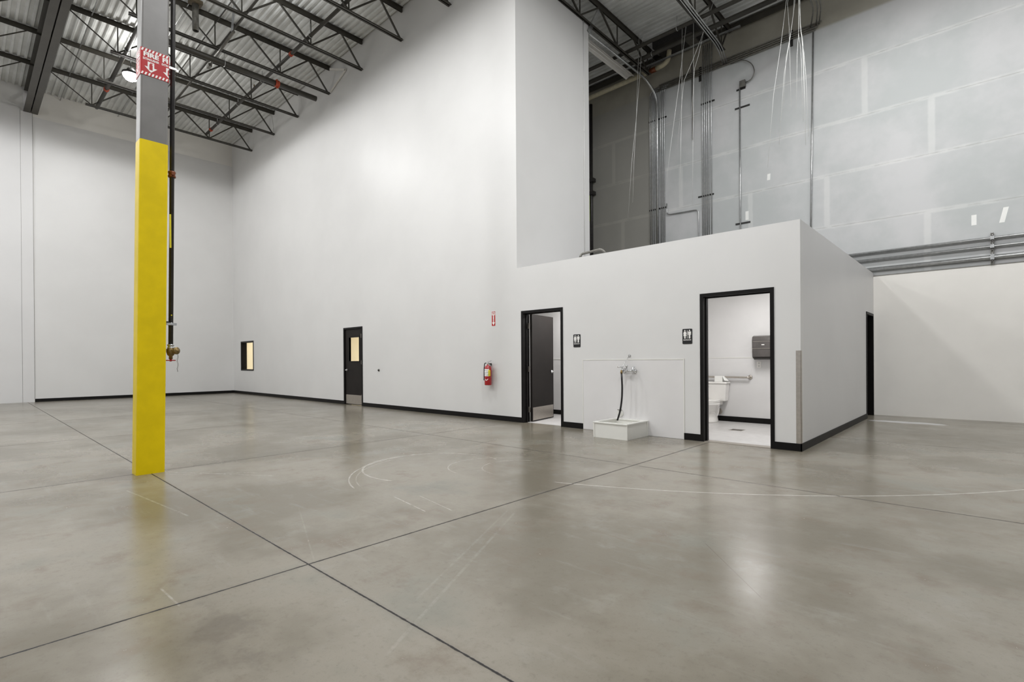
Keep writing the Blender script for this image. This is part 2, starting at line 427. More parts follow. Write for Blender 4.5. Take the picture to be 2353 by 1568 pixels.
# ---- rooms behind the openings
def room(x0, x1, y0, y1, z1, m, mf, lab, skip=()):
    mb = MB()
    if 'l' not in skip: mb.box(x0 - .05, x0, y0, y1, 0, z1)
    if 'r' not in skip: mb.box(x1, x1 + .05, y0, y1, 0, z1)
    mb.box(x0 - .05, x1 + .05, y1, y1 + .05, 0, z1); 
    if 'c' not in skip: mb.box(x0 - .05, x1 + .05, y0, y1 + .05, z1, z1 + .05)
    struct('wall_inner', mb, m, lab, 'wall')
    struct('floor', MB().box(x0, x1, y0 - .1, y1, -.02, .004), mf, lab.replace('walls', 'floor'), 'floor')
RY = 10.18
room(-4.45, XC - TB - .05, YA + TB, RY, 2.7, M['bath'], M['bathfloor'], 'white walls of the restroom with the toilet')
room(-8.4, -4.55, YA + TA, 9.12, 2.7, M['bath'], M['bathfloor'], 'white walls of the restroom behind the open door')
room(-25, -11.3, YA + TA, 10.4, 2.9, M['cream'], M['bathfloor'], 'cream lit walls of the office beyond the far window')
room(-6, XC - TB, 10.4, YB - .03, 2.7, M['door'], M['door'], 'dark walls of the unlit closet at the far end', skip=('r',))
struct('baseboard_rear', MB().box(-3.93, XC - TB - .05, RY - .012, RY, .004, .104), M['black'], 'black base along the back of the toilet restroom', 'baseboard')
struct('baseboard_inner', MB().box(-8.3, -4.55, 9.108, 9.12, .004, .104), M['black'], 'black base in the restroom behind the open door', 'baseboard')
struct('trim_4', MB().box(-4.45, XC - TB - .05, RY - .006, RY, 1.235, 1.25), M['plastic'], 'white cap strip of the wall panel behind the toilet', 'trim')
struct('trim_5', MB().box(-8.3, -4.55, 9.114, 9.12, 1.235, 1.25), M['plastic'], 'white cap strip seen past the open door', 'trim')

# ---- doors and window
def door_frame(mb, x0, y0, t, w, h, fw=.05, pr=.012):
    for a in (x0, x0 + w - fw): mb.box(a, a + fw, y0 - pr, y0 + t + pr, 0, h)
    mb.box(x0 + fw, x0 + w - fw, y0 - pr, y0 + t + pr, h - fw, h)
    for a in (x0 + fw, x0 + w - fw - .015): mb.box(a, a + .015, y0 + t * .45, y0 + t * .45 + .04, 0, h - fw)   # stop
    mb.box(x0 + fw, x0 + w - fw, y0 + t * .45, y0 + t * .45 + .04, h - fw - .015, h - fw)
    return mb
def hinge(p, parent, axis='y'):
    x, y, z = p
    b = MB().tube([(x, y, z - .055), (x, y, z + .055)], .008, 8)
    b.box(x - .035, x + .035, y + .002, y + .006, z - .055, z + .055)
    return b.build('hinge', M['satin'], parent)
def lever(p, d, parent, out=(0, -1, 0)):
    """rose, neck and lever; d = side the lever points to"""
    p, out, d = Vector(p), Vector(out), Vector(d)
    b = MB().lathe([(.001, 0), (.034, 0), (.034, .008), (.026, .013), (.012, .014), (.011, .05), (.001, .05)], p, out, 20)
    b.tube(bend([p + out * .045, p + out * .05 + d * .02, p + out * .05 + d * .125], .02), .010, 10)
    return b.build('lever_handle', M['chrome'], parent)
# far closed door with a lite
d0 = thing('door_1', 'closed dark brown door with a small lit window in the far white wall', 'door', (D0 + DW / 2, YA, 0), kind='structure')
door_frame(MB(), D0, YA, TA, DW, DH).build('door_frame', M['black'], d0)
lx0, lx1, ly = D0 + .055, D0 + DW - .055, YA + .02
vx0, vx1, vz0, vz1 = -13.255, -12.727, 1.235, 1.90
lf = wall_x(lx0, lx1, ly, ly + .045, .012, DH - .055, ((vx0, vx1, vz0, vz1),)).build('door_leaf', M['door'], d0)
mb = MB(); e = .03
for a, c, f, g in ((vx0 - e, vx0, vz0 - e, vz1 + e), (vx1, vx1 + e, vz0 - e, vz1 + e), (vx0, vx1, vz0 - e, vz0), (vx0, vx1, vz1, vz1 + e)): mb.box(a, c, ly - .008, ly + .053, f, g)
mb.build('lite_frame', M['black'], lf)
MB().box(vx0, vx1, ly + .02, ly + .026, vz0, vz1).build('pane', M['glass'], lf)
MB().box(lx0 + .02, lx1 - .02, ly - .003, ly, .03, .285).build('kick_plate', M['satin'], lf)
lever((lx0 + .07, ly, .98), (1, 0, 0), lf)
for z in (.25, 1.2, 1.93): hinge((lx1 - .012, ly - .012, z), lf)
# door standing open into the left restroom
d1 = thing('door_2', 'dark brown door swung open into the left restroom', 'door', (D1 + DW / 2, YA, 0), kind='structure')
door_frame(MB(), D1, YA, TB, DW, DH).build('door_frame', M['black'], d1)
hx, hy = -6.612, YA + TB + .018; L = .9
dirv = Vector((-.184, .967, 0)).normalized()
ang = math.atan2(dirv.y, dirv.x)
def leafbox(a, b, c, d, e, f): return MB().box(hx + a, hx + b, hy + c, hy + d, e, f).spin(ang, (hx, hy, 0))
lf = leafbox(.0, L, -.044, 0, .014, DH - .055).build('door_leaf', M['door'], d1)
leafbox(.02, L - .02, -.047, -.044, .03, .285).build('kick_plate', M['satin'], lf)
out = Matrix.Rotation(ang, 3, 'Z') @ Vector((0, -1, 0)); hb = Vector((hx, hy, 0)) + dirv * (L - .07) + out * .044
lever(hb + Vector((0, 0, .98)), -dirv, lf, out)
lever(hb - out * .044 + Vector((0, 0, .98)), -dirv, lf, -out)
for z in (.25, 1.05, 1.9):
    b = MB().tube([(hx + .012, hy - .05, z - .055), (hx + .012, hy - .05, z + .055)], .009, 8)
    b.box(hx - .002, hx + .042, hy - .062, hy - .056, z - .055, z + .055); b.box(hx - .03, hx - .002, hy - .058, hy - .05, z - .055, z + .055)
    b.build('hinge', M['satin'], lf)
# empty frame of the right restroom
d2 = thing('door_3', 'open black door frame of the right restroom showing a toilet', 'door', (D2 + DW / 2, YA, 0), kind='structure')
fr = door_frame(MB(), D2, YA, TB, DW, DH).build('door_frame', M['black'], d2)
MB().box(D2 + DW - .053, D2 + DW - .0495, YA + .03, YA + .06, .92, 1.04).build('strike_plate', M['satin'], fr)
MB().box(D2 + .05, D2 + DW - .05, YA, YA + TB, 0, .006).build('threshold', M['satin'], d2)
# dark opening at the far end of the side wall
d3 = thing('door_4', 'narrow looking dark doorway at the far end of the side wall', 'door', (XC, (SY0 + SY1) / 2, 0), kind='structure')
mb = MB()
for a in (SY0, SY1 - .05): mb.box(XC - TB - .01, XC + .012, a, a + .05, 0, 2.16)
mb.box(XC - TB - .01, XC + .012, SY0 + .05, SY1 - .05, 2.11, 2.16)
mb.build('door_frame', M['black'], d3)
# far window
w1 = thing('window_1', 'small dark framed window glowing cream near the far corner', 'window', ((WX0 + WX1) / 2, YA, WZ0), kind='structure')
mb = MB(); f = .05
for a, c, g, h in ((WX0, WX0 + f, WZ0, WZ1), (WX1 - f, WX1, WZ0, WZ1), (WX0 + f, WX1 - f, WZ0, WZ0 + f), (WX0 + f, WX1 - f, WZ1 - f, WZ1)): mb.box(a, c, YA - .012, YA + TA + .01, g, h)
fr = mb.build('window_frame', M['door'], w1)
MB().box(WX0 + f, WX1 - f, YA + TA * .6, YA + TA * .6 + .006, WZ0 + f, WZ1 - f).build('pane', M['glass'], w1)

# ------------------------------------------------------------------ steel column and what hangs on it
K = .016                                  # the post leans a little
cx0, cx1, cy0, cy1 = -6.92, -6.72, 1.27, 1.53
col = thing('steel_column', 'square steel column, yellow below and gray above, standing in the hall', 'column', ((cx0 + cx1) / 2, 1.4, 0))
def post(e, z0, z1, c=.018):
    mb = MB(); poly = []
    for (x, y, sx, sy) in ((cx1 + e, cy1 + e, -1, -1), (cx0 - e, cy1 + e, 1, -1), (cx0 - e, cy0 - e, 1, 1), (cx1 + e, cy0 - e, -1, 1)):
        o = Vector((x + sx * c, y + sy * c))
        a = {(-1, -1): 0, (1, -1): 90, (1, 1): 180, (-1, 1): 270}[(sx, sy)]
        for k in range(4):
            t = math.radians(a + 30 * k); poly.append((o.x + c * math.cos(t), o.y + c * math.sin(t)))
    return mb.prism(poly, (0, 0, z0), EX, EY, z1 - z0).shear(K)
post(0, 3.6, 9.2).build('post', M['column'], col)
post(.003, 0, 3.655).build('yellow_paint', M['yellow'], col)
MB().box(cx0 - .06, cx1 + .06, cy0 - .06, cy1 + .06, 9.15, 9.2).shear(K).build('cap_plate', M['steel2'], col)
# wrap-around sign
sg = thing('extinguisher_sign', 'red FIRE EXTINGUISHER wrap sign high on the steel column', 'sign', ((cx0 + cx1) / 2, 1.4, 4.36))
z0, z1 = 4.36, 4.655
post(.004, z0, z1, .014).build('panel', M['red'], sg)
SH = z1 - z0
def sign_face(org, ux, W, copies):
    """org = lower-left corner of a face of width W; copies = (centre, width, cut) of each printed block"""
    org, ux, uz = Vector(org), Vector(ux), Vector(EZ); H = SH
    n = max(3, int(W / .032)); p = W / n
    def put(mb, nm, m): mb.shear(K).build(nm, M[m], sg)
    for zz in (.004, H - .034):
        st = MB()
        for k in range(n):
            a = k * p; st.prism([(a, zz), (a + p * .5, zz), (min(W, a + p * .85), zz + .03), (a + p * .35, zz + .03)], org, ux, uz, .0008)
        put(st, 'stripes', 'white')
    for xc, w, cut in copies:
        a = w / .15
        if not cut:
            put(MB().text('FIRE', .066, org + ux * xc + uz * (H - .068), ux, uz, .001, .045, w), 'lettering', 'white')
            put(MB().text('EXTINGUISHER', .032, org + ux * xc + uz * (H - .117), ux, uz, .001, .03, w * 1.04), 'lettering', 'white')
            poly = [(-.032, .155), (.032, .155), (.032, .098), (.062, .098), (0, .042), (-.062, .098), (-.032, .098)]
            ic = [(-.016, .07), (.016, .07), (.016, .125), (.006, .135), (.02, .142), (.018, .147), (-.006, .144), (-.016, .125)]
        else:
            put(MB().text('FI', .066, org + ux * .2235 + uz * (H - .068), ux, uz, .001, .045, .052), 'lettering', 'white')
            put(MB().text('EXTIN', .032, org + ux * .2215 + uz * (H - .117), ux, uz, .001, .03, .06), 'lettering', 'white')
            a = 1; xc = .2585
            poly = [(-.0255, .155), (0, .155), (0, .047), (-.0555, .098), (-.0255, .098)]; ic = [(-.01, .07), (0, .07), (0, .14), (-.01, .125)]
        put(MB().prism([(xc + x * a, y) for x, y in poly], org, ux, uz, .0008), 'arrow', 'white')
        put(MB().prism([(xc + x * a, y) for x, y in ic], org, ux, uz, .0014), 'emblem', 'red')
sign_face((cx1 + .0042, cy0, z0), EY, cy1 - cy0, ((.092, .142, False), (0, 0, True)))
sign_face((cx0, cy0 - .0042, z0), EX, cx1 - cx0, ((.1, .142, False),))
# standpipe with hose valve
px, py = -6.80, 1.597; kp = .0135
sp = thing('standpipe', 'thin black iron standpipe with a hose valve beside the yellow column', 'pipe', (px, py, 1.1))
yy = lambda z: py + kp * z
MB().tube([(px, yy(1.42), 1.42), (px, yy(9.3), 9.3)], .024, 14).build('pipe', M['pipe'], sp)
for z in (3.36,):
    MB().lathe([(.024, -.035), (.036, -.035), (.040, -.02), (.034, -.008), (.034, .008), (.040, .02), (.036, .035), (.024, .035)], (px, yy(z), z), n=18).bar((px - .055, yy(z), z), (px + .055, yy(z), z), .03, .03).build('coupling', M['rust'], sp)
for z in (1.655, 4.56):
    b = MB().lathe([(.0245, -.014), (.031, -.014), (.031, .014), (.0245, .014)], (px, yy(z), z), n=18)
    b.box(px - .012, px + .012, yy(z) + .02, yy(z) + .055, z - .013, z + .013).box(px + .02, px + .036, yy(z) - .05, yy(z) + .03, z - .012, z + .012)
    b.build('pipe_clamp', M['galv'], sp)
    MB().box(px - .02, px + .02, cy1 + K * z, yy(z) - .02, z + .008, z + .03).build('clamp_bracket', M['strut'], sp)
y_ = yy(1.35)
v = MB().lathe([(.026, 0), (.034, 0), (.034, .012), (.028, .014), (.028, .026), (.034, .028), (.034, .045), (.02, .045)], (px, y_, 1.38), n=18)
v.build('union', M['galv'], sp)
v = MB().lathe([(.012, -.095), (.02, -.09), (.018, -.06), (.034, -.045), (.043, -.01), (.043, .02), (.03, .035)], (px, y_, 1.35), n=20)
v.tube([(px, y_, 1.352), (px + .05, y_ + .035, 1.352)], .03, 16)
v.build('valve_body', M['brass'], sp)
ax = Vector((.8, .6, 0)).normalized(); o = Vector((px + .05, y_ + .035, 1.352))
MB().lathe([(.001, -.002), (.038, -.002), (.041, .004), (.041, .022), (.036, .028), (.012, .03), (.010, .04), (.001, .04)], o, ax, 22).build('cap', M['brass'], sp)
wh = MB(); zc = 1.243
wh.tube([(px + .045 * math.cos(t), y_ + .045 * math.sin(t), zc) for t in [2 * PI * k / 20 for k in range(21)]], .006, 8, False)
for k in range(4): wh.bar((px, y_, zc), (px + .045 * math.cos(k * PI / 2), y_ + .045 * math.sin(k * PI / 2), zc), .009, .006)
wh.lathe([(.001, -.012), (.012, -.012), (.012, .012), (.001, .012)], (px, y_, zc), n=12)
wh.build('handwheel', M['extred'], sp)
ch = MB(); q = o + Vector((.02, .015, -.042))
for k in range(15):
    c0 = q + Vector((.002 * (k % 2), .004 * math.sin(k * .9), -.0135 * k)); a = Vector((1, 0, 0)) if k % 2 else Vector((0, 1, 0))
    ch.tube([c0 + a * (.0042 * math.cos(t)) + Vector((0, 0, .009 * math.sin(t))) for t in [2 * PI * j / 8 for j in range(9)]], .0014, 5, False)
ch.build('chain', M['galvdark'], sp)
MB().box(px + .006, px + .0246, yy(2.72) - .024, yy(2.72) - .008, 2.52, 2.9).build('tape', M['tag'], sp)
MB().lathe([(.001, 0), (.007, 0), (.007, .002), (.001, .002)], (px + .0235, yy(1.76), 1.755), EX, 12).build('sticker', M['tag'], sp)

# ------------------------------------------------------------------ roof steel
g = thing('joist_girder', 'heavy dark gray double-angle girder spanning from the left wall over the column', 'girder', (XL, 1.53, 9.2))
def angle_pair(y, z, w, t, h, x0, x1, up=True):
    mb = MB(); s = 1 if up else -1
    for sg_ in (-1, 1):
        a, c = (y + .014 * sg_, y + w * sg_)
        mb.box(x0, x1, min(a, c), max(a, c), z, z + t)
        a2 = y + (.014 + t) * sg_
        mb.box(x0, x1, min(a, a2), max(a, a2), *( (z + t, z + h) if up else (z - h + t, z)))
    return mb
angle_pair(1.535, 9.19, .17, .014, .16, XL, -3).build('bottom_chord', M['steel2'], g)
angle_pair(1.535, 9.86, .15, .014, .14, XL, -3, False).build('top_chord', M['steel2'], g)
MB().box(XL + .005, XL + .02, 1.36, 1.71, 9.2, 9.86).build('end_plate', M['wall_cool'], g)
for k in range(8):
    x0 = XL + .3 + k * 2.0
    MB().bar((x0, 1.535, 9.86), (x0 + 1.0, 1.535, 9.26), .05, .07).build('web_member', M['steel2'], g)
    MB().bar((x0 + 1.0, 1.535, 9.26), (x0 + 2.0, 1.535, 9.86), .05, .07).build('web_member', M['steel2'], g)

def make_joist(x, ys, ybn, ytn, y_end, zt, zb, label, group, wall_end=True, y_b0=None, zt_end=None):
    """open-web joist along Y. ys start of top chord, ybn bottom nodes, ytn top nodes"""
    r = thing('roof_joist', label, 'roof joist', (x, ys, zb), group)
    d = 1 if y_end > ys else -1
    def pair(y0, y1, z, h, up):
        mb = MB()
        for s_ in (-1, 1):
            a, c = x + .012 * s_, x + .058 * s_
            mb.box(min(a, c), max(a, c), min(y0, y1), max(y0, y1), z, z + .007)
            a2 = x + .019 * s_
            mb.box(min(a, a2), max(a, a2), min(y0, y1), max(y0, y1), *((z, z + h) if up else (z - h, z + .007)))
        return mb
    tc = pair(ys, y_end, zt + .07, .10, False)
    tc.build('top_chord', M['steel'], r)
    pair(y_b0 if y_b0 is not None else ybn[0] - d * .15, y_end if wall_end else ybn[-1] + d * .12, zb, .055, True).build('bottom_chord', M['steel'], r)
    def web(p, q, w=.032):
        MB().bar((x, p[0], p[1]), (x, q[0], q[1]), w, w).build('web_bar', M['steel'], r)
    T, Bm = zt + .01, zb + .035
    web((ys + d * .25, T), (ybn[0], Bm), .024)
    for yb in ybn:
        web((yb, T), (yb, Bm), .024)
    for yt in ytn:
        nb = sorted(ybn, key=lambda q: abs(q - yt))
        for yb in nb[:2]:
            if abs(yb - yt) < 1.1: web((yt, T), (yb, Bm), .036)
    if wall_end:
        web((ytn[-1], T), (y_end - d * .06, Bm), .036)
    else:
        web((ybn[-1], Bm), (y_end - d * .15, T), .028)
    return r
ybn, ytn = (2.77, 4.39, 6.01), (3.58, 5.2, 6.82)
JX = (-20.15, -18.15, -16.29, -14.22, -12.41, -10.56, -8.74)
jl = ('dark roof joist over the main hall closest to the far left wall', 'second dark roof joist from the far left wall, right of the girder', 'third dark roof joist from the far left wall, right of the girder',
      'dark roof joist directly above the thick sprinkler main', 'dark roof joist just right of the thick sprinkler main', 'dark roof joist second to the right of the thick sprinkler main', 'dark roof joist at the top edge nearest the tall return wall')
j0 = make_joist(JX[0], 1.5, ybn, ytn, YA - .01, 9.86, 9.13, jl[0], 'roof joists over the main hall')
for xx, lb in zip(JX[1:], jl[1:]): dup(j0, (xx - JX[0], 0, 0), lb)
jm = make_joist(JX[0], 1.5, (.3, -1.3, -2.9), (-.5, -2.1, -3.7), -4.5, 9.86, 9.13, 'dark roof joist on the left of the girder nearest the left wall', 'roof joists left of the girder')
dup(jm, (JX[1] - JX[0], 0, 0), 'dark roof joist on the left of the girder, second from the left wall')
dup(jm, (JX[2] - JX[0], 0, 0), 'dark roof joist left of the girder, third from the left wall')
rb, rt = (8.0, 9.6, 11.2, 12.75), (8.8, 10.4, 12.0)
make_joist(-6.75, 6.0, rb, rt, YB - .03, 9.62, 9.02, 'dark roof joist beside the top of the tall return wall', 'roof joists above the restroom block', False)
make_joist(-4.76, 6.0, rb, rt, YB - .03, 9.53, 8.85, 'dark roof joist over the restroom block carrying bright conduits', 'roof joists above the restroom block', False)
struct('trim_6', MB().box(-14, XR, YB - .09, YB - .08, 9.5, 9.66).box(-14, XR, YB - .1, YB, 9.64, 9.66), M['steel'], 'dark steel ledger angle along the top of the rear right wall', 'trim')

# bridging and thin conduits under the deck
tag(MB().box(XL, -7, 4.5, 4.504, 9.26, 9.30).box(XL, -7, 4.5, 4.54, 9.26, 9.264).build('bridging_bar', M['steel']), 'thin dark bridging angle crossing low between the hall joists', 'bracing')
tag(MB().box(XL, -7, 4.42, 4.424, 9.80, 9.84).box(XL, -7, 4.42, 4.45, 9.836, 9.84).build('bridging_bar', M['steel']), 'thin dark bridging angle tight under the hall roof deck', 'bracing')
tag(MB().tube([(XL, 2.25, 9.86), (-7, 2.25, 9.86)], .012, 8).build('conduit', M['galv']), 'thin light conduit under the deck close to the girder', 'conduit')
tag(MB().tube([(XL, 3.77, 9.86), (-7, 3.77, 9.86)], .012, 8).build('conduit', M['galv']), 'thin light conduit under the deck beside the hanging stub pipe', 'conduit')

# sprinkler pipes
def sprinkler(label, p0, p1, r, coup, heads, hang):
    p0, p1 = Vector(p0), Vector(p1); d = (p1 - p0).normalized()
    t = thing('sprinkler_pipe', label, 'sprinkler pipe', p0)
    MB().tube([p0, p1], r, 16).build('pipe', M['spr'], t)
    for s_ in coup:
        o = p0 + d * s_
        MB().lathe([(r, -.05), (r * 1.25, -.05), (r * 1.4, -.03), (r * 1.15, -.015), (r * 1.15, .015), (r * 1.4, .03), (r * 1.25, .05), (r, .05)], o, d, 18).bar(o + Vector((0, 0, -r * 1.7)), o + Vector((0, 0, r * 1.7)), .03, .03).build('coupling', M['orange'], t)
    for s_ in heads:
        o = p0 + d * s_
        MB().tube([o, o + Vector((0, 0, r + .05))], .012, 8).lathe([(.018, r + .05), (.022, r + .06), (.008, r + .075), (.02, r + .085), (.001, r + .087)], o, n=10).build('sprinkler_head', M['brass'], t)
    for s_ in hang:
        o = p0 + d * s_; s2 = d.cross(Vector(EZ)).normalized()
        ring = [o + s2 * (math.cos(a) * (r + .006)) + Vector((0, 0, math.sin(a) * (r + .006))) for a in [2 * PI * k / 16 for k in range(17)]]
        MB().tube(ring, .008, 6, False).tube([o + Vector((0, 0, r)), o + Vector((0, 0, r + .26))], .006, 6).build('hanger', M['galv'], t)
    return t
sprinkler('thick dark sprinkler main ending short of the long white wall', (-14.22, 2.9, 8.84), (-14.22, 7.03, 8.84), .072, (3.02,), (), (1.7,))
sprinkler('dark sprinkler branch pipe crossing the joists nearest the long white wall', (-20.3, 5.95, 9.33), (-7.0, 5.95, 9.33), .042, (.55, 6.9), (1.5, 4.4, 7.4, 10.3), (1.2, 3.1, 5, 8.0))
sprinkler('dark sprinkler branch pipe crossing the joists behind the column', (-20.6, 2.95, 9.3), (-9.0, 2.95, 9.3), .05, (1.6,), (3.4, 6.4), (2.2, 4.4))
sprinkler('dark sprinkler pipe crossing above the restroom block', (-12, 11.67, 9.12), (-1.2, 11.67, 9.12), .045, (), (2, 8.7), (3.4, 6.6))
sprinkler('lower dark sprinkler pipe close to the rear gray wall', (-12, 12.35, 9.22), (-3.4, 12.35, 9.22), .055, (), (), (5.6,))
t = thing('sway_brace', 'short gray sway brace bolted above the thick sprinkler main', 'brace', (-14.75, 4.43, 8.97))
MB().tube([(-14.75, 4.43, 8.97), (-13.15, 4.47, 9.12)], .032, 12).build('brace_pipe', M['galvdark'], t)
MB().box(-14.9, -14.72, 4.39, 4.47, 8.9, 8.98).build('clamp', M['galvdark'], t)
MB().bar((-13.2, 4.44, 9.12), (-13.0, 4.44, 9.75), .05, .012).build('strap', M['galv'], t)
t = thing('wall_brace', 'pale angled brace on the white wall above the end of the sprinkler main', 'brace', (-14.2, YA, 9.14))
MB().bar((-14.15, YA - .03, 9.84), (-13.25, YA - .03, 9.47), .03, .05).build('strap', M['lower'], t)
MB().bar((-13.25, YA - .03, 9.47), (-14.15, YA - .03, 9.16), .03, .04).build('strap', M['lower'], t)
# stub pipe hanging from the deck
t = thing('stub_pipe', 'short gray open-ended pipe hanging under the hall roof deck', 'pipe', (-13.9, 3.87, 9.19))
MB().lathe([(.058, 0), (.07, 0), (.07, .72), (.058, .72), (.058, 0)], (-13.9, 3.87, 9.19), n=24, cap=False).build('pipe', M['galvdark'], t)
MB().lathe([(.0, .3), (.058, .3)], (-13.9, 3.87, 9.19), n=24, cap=False).build('plug', M['rubber'], t)
MB().box(-14.0, -13.78, 3.74, 4.0, 9.82, 9.9).build('mounting_block', M['wood'], t)

# visible high-bay lamp
LX, LY, LZ = -16.75, 3.12, 8.93
t = thing('high_bay_lamp', 'glaring round high-bay lamp hanging near the far left corner', 'lamp', (LX, LY, LZ))
MB().lathe([(.001, .15), (.08, .15), (.09, .1), (.19, .05), (.2, 0), (.185, -.01)], (LX, LY, LZ), n=28).build('housing', M['strut'], t)
MB().lathe([(.001, -.17), (.06, -.16), (.12, -.125), (.165, -.07), (.182, -.005)], (LX, LY, LZ), n=28).build('lens', M['lens'], t)
MB().tube([(LX, LY, LZ + .15), (LX, LY, ZD)], .008, 8).build('hook_rod', M['strut'], t)

# ------------------------------------------------------------------ above the restroom block
t = thing('strip_light', 'unlit white strip light running toward the rear wall beside the return wall', 'lamp', (-7.19, 9.5, 9.0))
mb = MB(); mb.prism([(-.13, 0), (-.05, .05), (-.05, .11), (.05, .11), (.05, .05), (.13, 0), (.04, .045), (-.04, .045)], (-7.19, 12.6, 9.0), (1, 0, 0), (0, 0, 1), 3.1)
mb.build('reflector', M['lower'], t)
for s_ in (-.05, .05): MB().tube([(-7.19 + s_, 9.55, 9.02), (-7.19 + s_, 12.55, 9.02)], .013, 10).build('tube', M['white'], t)
t = thing('metal_stud', 'leaning galvanised metal stud on the top corner of the return wall', 'stud', (XF, 10.0, 8.89))
a, b = Vector((XF + .03, 9.97, 8.85)), Vector((XF + .03, 10.5, 9.7)); d, s1, s2 = frame_axes(b - a)
MB().bar(a, b, .003, .10).bar(a + s2 * .05 - s1 * .018, b + s2 * .05 - s1 * .018, .036, .003).bar(a - s2 * .05 - s1 * .018, b - s2 * .05 - s1 * .018, .036, .003).build('web_plate', M['galv'], t)
tag(MB().tube([(XF + .012, 9.775, 3.0), (XF + .012, 9.775, 9.14)], .009, 8).lathe([(.009, -.03), (.014, -.03), (.014, .03), (.009, .03)], (XF + .012, 9.775, 6.5), n=10).build('conduit', M['wall']), 'white painted thin conduit on the edge of the tall return wall', 'conduit')

def conduit(label, pts, r=.012, m='galv', group=None, rb=.12, seg=8):
    return tag(MB().tube(bend(pts, rb) if len(pts) > 2 else pts, r, seg).build('conduit', M[m]), label, 'conduit', group)
W_ = YB - .03
zbx = 2.82
G1 = 'thin conduits in the bundle beside the thick conduit'
for x_, r_ in ((-6.99, .013), (-6.93, .013), (-6.875, .012), (-6.82, .012), (-6.67, .013), (-6.615, .012), (-6.56, .012)):
    o = conduit('thin steel conduit running down the gray wall in the left bundle, beside the thick conduit', [(x_, W_, zbx), (x_, W_, 8.72), (x_ + .14, W_, 8.86)], r_, group=G1)
conduit('thick steel conduit that bends down from the joists onto the gray wall', [(-6.97, 9.6, 9.03), (-6.95, 12.95, 9.06), (-6.76, W_ - .02, 8.62), (-6.757, W_ - .02, zbx)], .032, rb=.35, seg=14)
G2 = 'thin conduits in the middle bundle'
for x_ in (-5.485, -5.43, -5.375, -5.32, -5.25):
    conduit('thin steel conduit running down the gray wall in the middle bundle', [(x_, W_, zbx), (x_, W_, 8.62), (x_ + .05, W_ - .04, 9.45)], .012, group=G2)
conduit('thin conduit that bends sideways between the left and middle bundles', [(-6.5, W_, 5.55), (-6.5, W_, 5.23), (-5.6, W_, 5.2), (-5.58, W_, zbx)], .014, rb=.12)
conduit('single conduit stopping halfway down the gray wall between the bundles', [(-5.747, W_, 7.1), (-5.76, W_, 9.2)], .014, 'galvdark')
conduit('single conduit with a junction box on top, right of the middle bundle', [(-4.53, W_, zbx), (-4.53, W_, 8.02)], .016)
conduit('tall single conduit on the gray wall furthest right above the block', [(-2.985, W_, zbx), (-2.9, W_, 8.7)], .018)
G3 = 'horizontal conduits along the top of the gray wall'
for k in range(4):
    conduit('horizontal thin conduit of the run along the top of the gray wall', [(-6.85 + .05 * k, W_ - .01, 8.74 + .05 * k), (-2.85 + .04 * k, W_ - .01, 8.74 + .05 * k)], .014, 'galvdark', group=G3)
G4 = 'bright conduits along the joist over the block'
for k in range(3):
    conduit('bright conduit clipped along the bottom of the joist and turning down to the horizontal run', [(-4.62 + .05 * k, 6.5, 8.80), (-4.80 + .05 * k, 12.6, 8.84), (-4.93 + .05 * k, W_, 8.76)], .013, group=G4, rb=.3)
G5 = 'conduits rising at the right end of the horizontal run'
for k, (xa, xb) in enumerate(((-2.68, -2.95), (-2.6, -2.84), (-2.54, -2.78))):
    conduit('conduit turning off the right end of the horizontal run toward the roof', [(xa, 10.6, 8.62), (xa, 12.4, 8.72), (xb, W_, 8.84)], .014, 'galvdark', group=G5, rb=.3)
G6 = 'horizontal conduits above the cream wall'
for z_, r_, lb in ((3.484, .028, 'uppermost of the three horizontal conduits above the cream wall'), (3.327, .028, 'middle one of the three horizontal conduits above the cream wall'), (3.12, .042, 'lowest and thickest of the three horizontal conduits above the cream wall')):
    conduit(lb, [(-3.2, YB - .05, z_), (9, YB - .05, z_)], r_, group=G6, seg=14)
tt = tag(MB().box(.055, .10, YB - .02, YB, 2.97, 3.585).box(.055, .062, YB - .05, YB - .02, 2.97, 3.585).box(.093, .10, YB - .05, YB - .02, 2.97, 3.585).build('strut_bracket', M['galvdark']), 'upright slotted strut holding the three horizontal conduits', 'bracket')
for z_, r_ in ((3.484, .028), (3.327, .028), (3.12, .042)):
    MB().box(.05, .105, YB - .054 - r_ , YB - .05 - r_ , z_ - r_ * 1.2, z_ + r_ * 1.2).build('strap', M['galv'], tt)
    for dz in (-1, 1): MB().lathe([(.001, 0), (.010, 0), (.010, .008), (.001, .008)], (.0775, YB - .05, z_ + dz * (r_ + .03)), (0, -1, 0), 8).build('bolt', M['chrome'], tt)
for x0, x1, z_, lb in ((-7.04, -6.5, 7.97, 'upper black strut bar behind the left conduit bundle'), (-7.04, -6.5, 5.46, 'lower black strut bar behind the left conduit bundle'),
                       (-5.53, -5.17, 7.96, 'upper black strut bar behind the middle conduit bundle'), (-5.62, -5.2, 5.53, 'lower black strut bar behind the middle conduit bundle'),
                       (-4.66, -4.3, 7.54, 'upper black strut bar behind the single conduit with junction box'), (-4.66, -4.3, 4.63, 'lower black strut bar behind the single conduit with junction box'),
                       (-4.62, -4.4, 8.0, 'small black strut bar under the junction box')):
    b = MB()
    for zz in (z_ - .02, z_ + .014): b.box(x0, x1, YB - .014, YB, zz, zz + .006)
    b.box(x0, x1, YB - .006, YB, z_ - .02, z_ + .02)
    tag(b.build('strut_bar', M['strut']), lb, 'bracket')
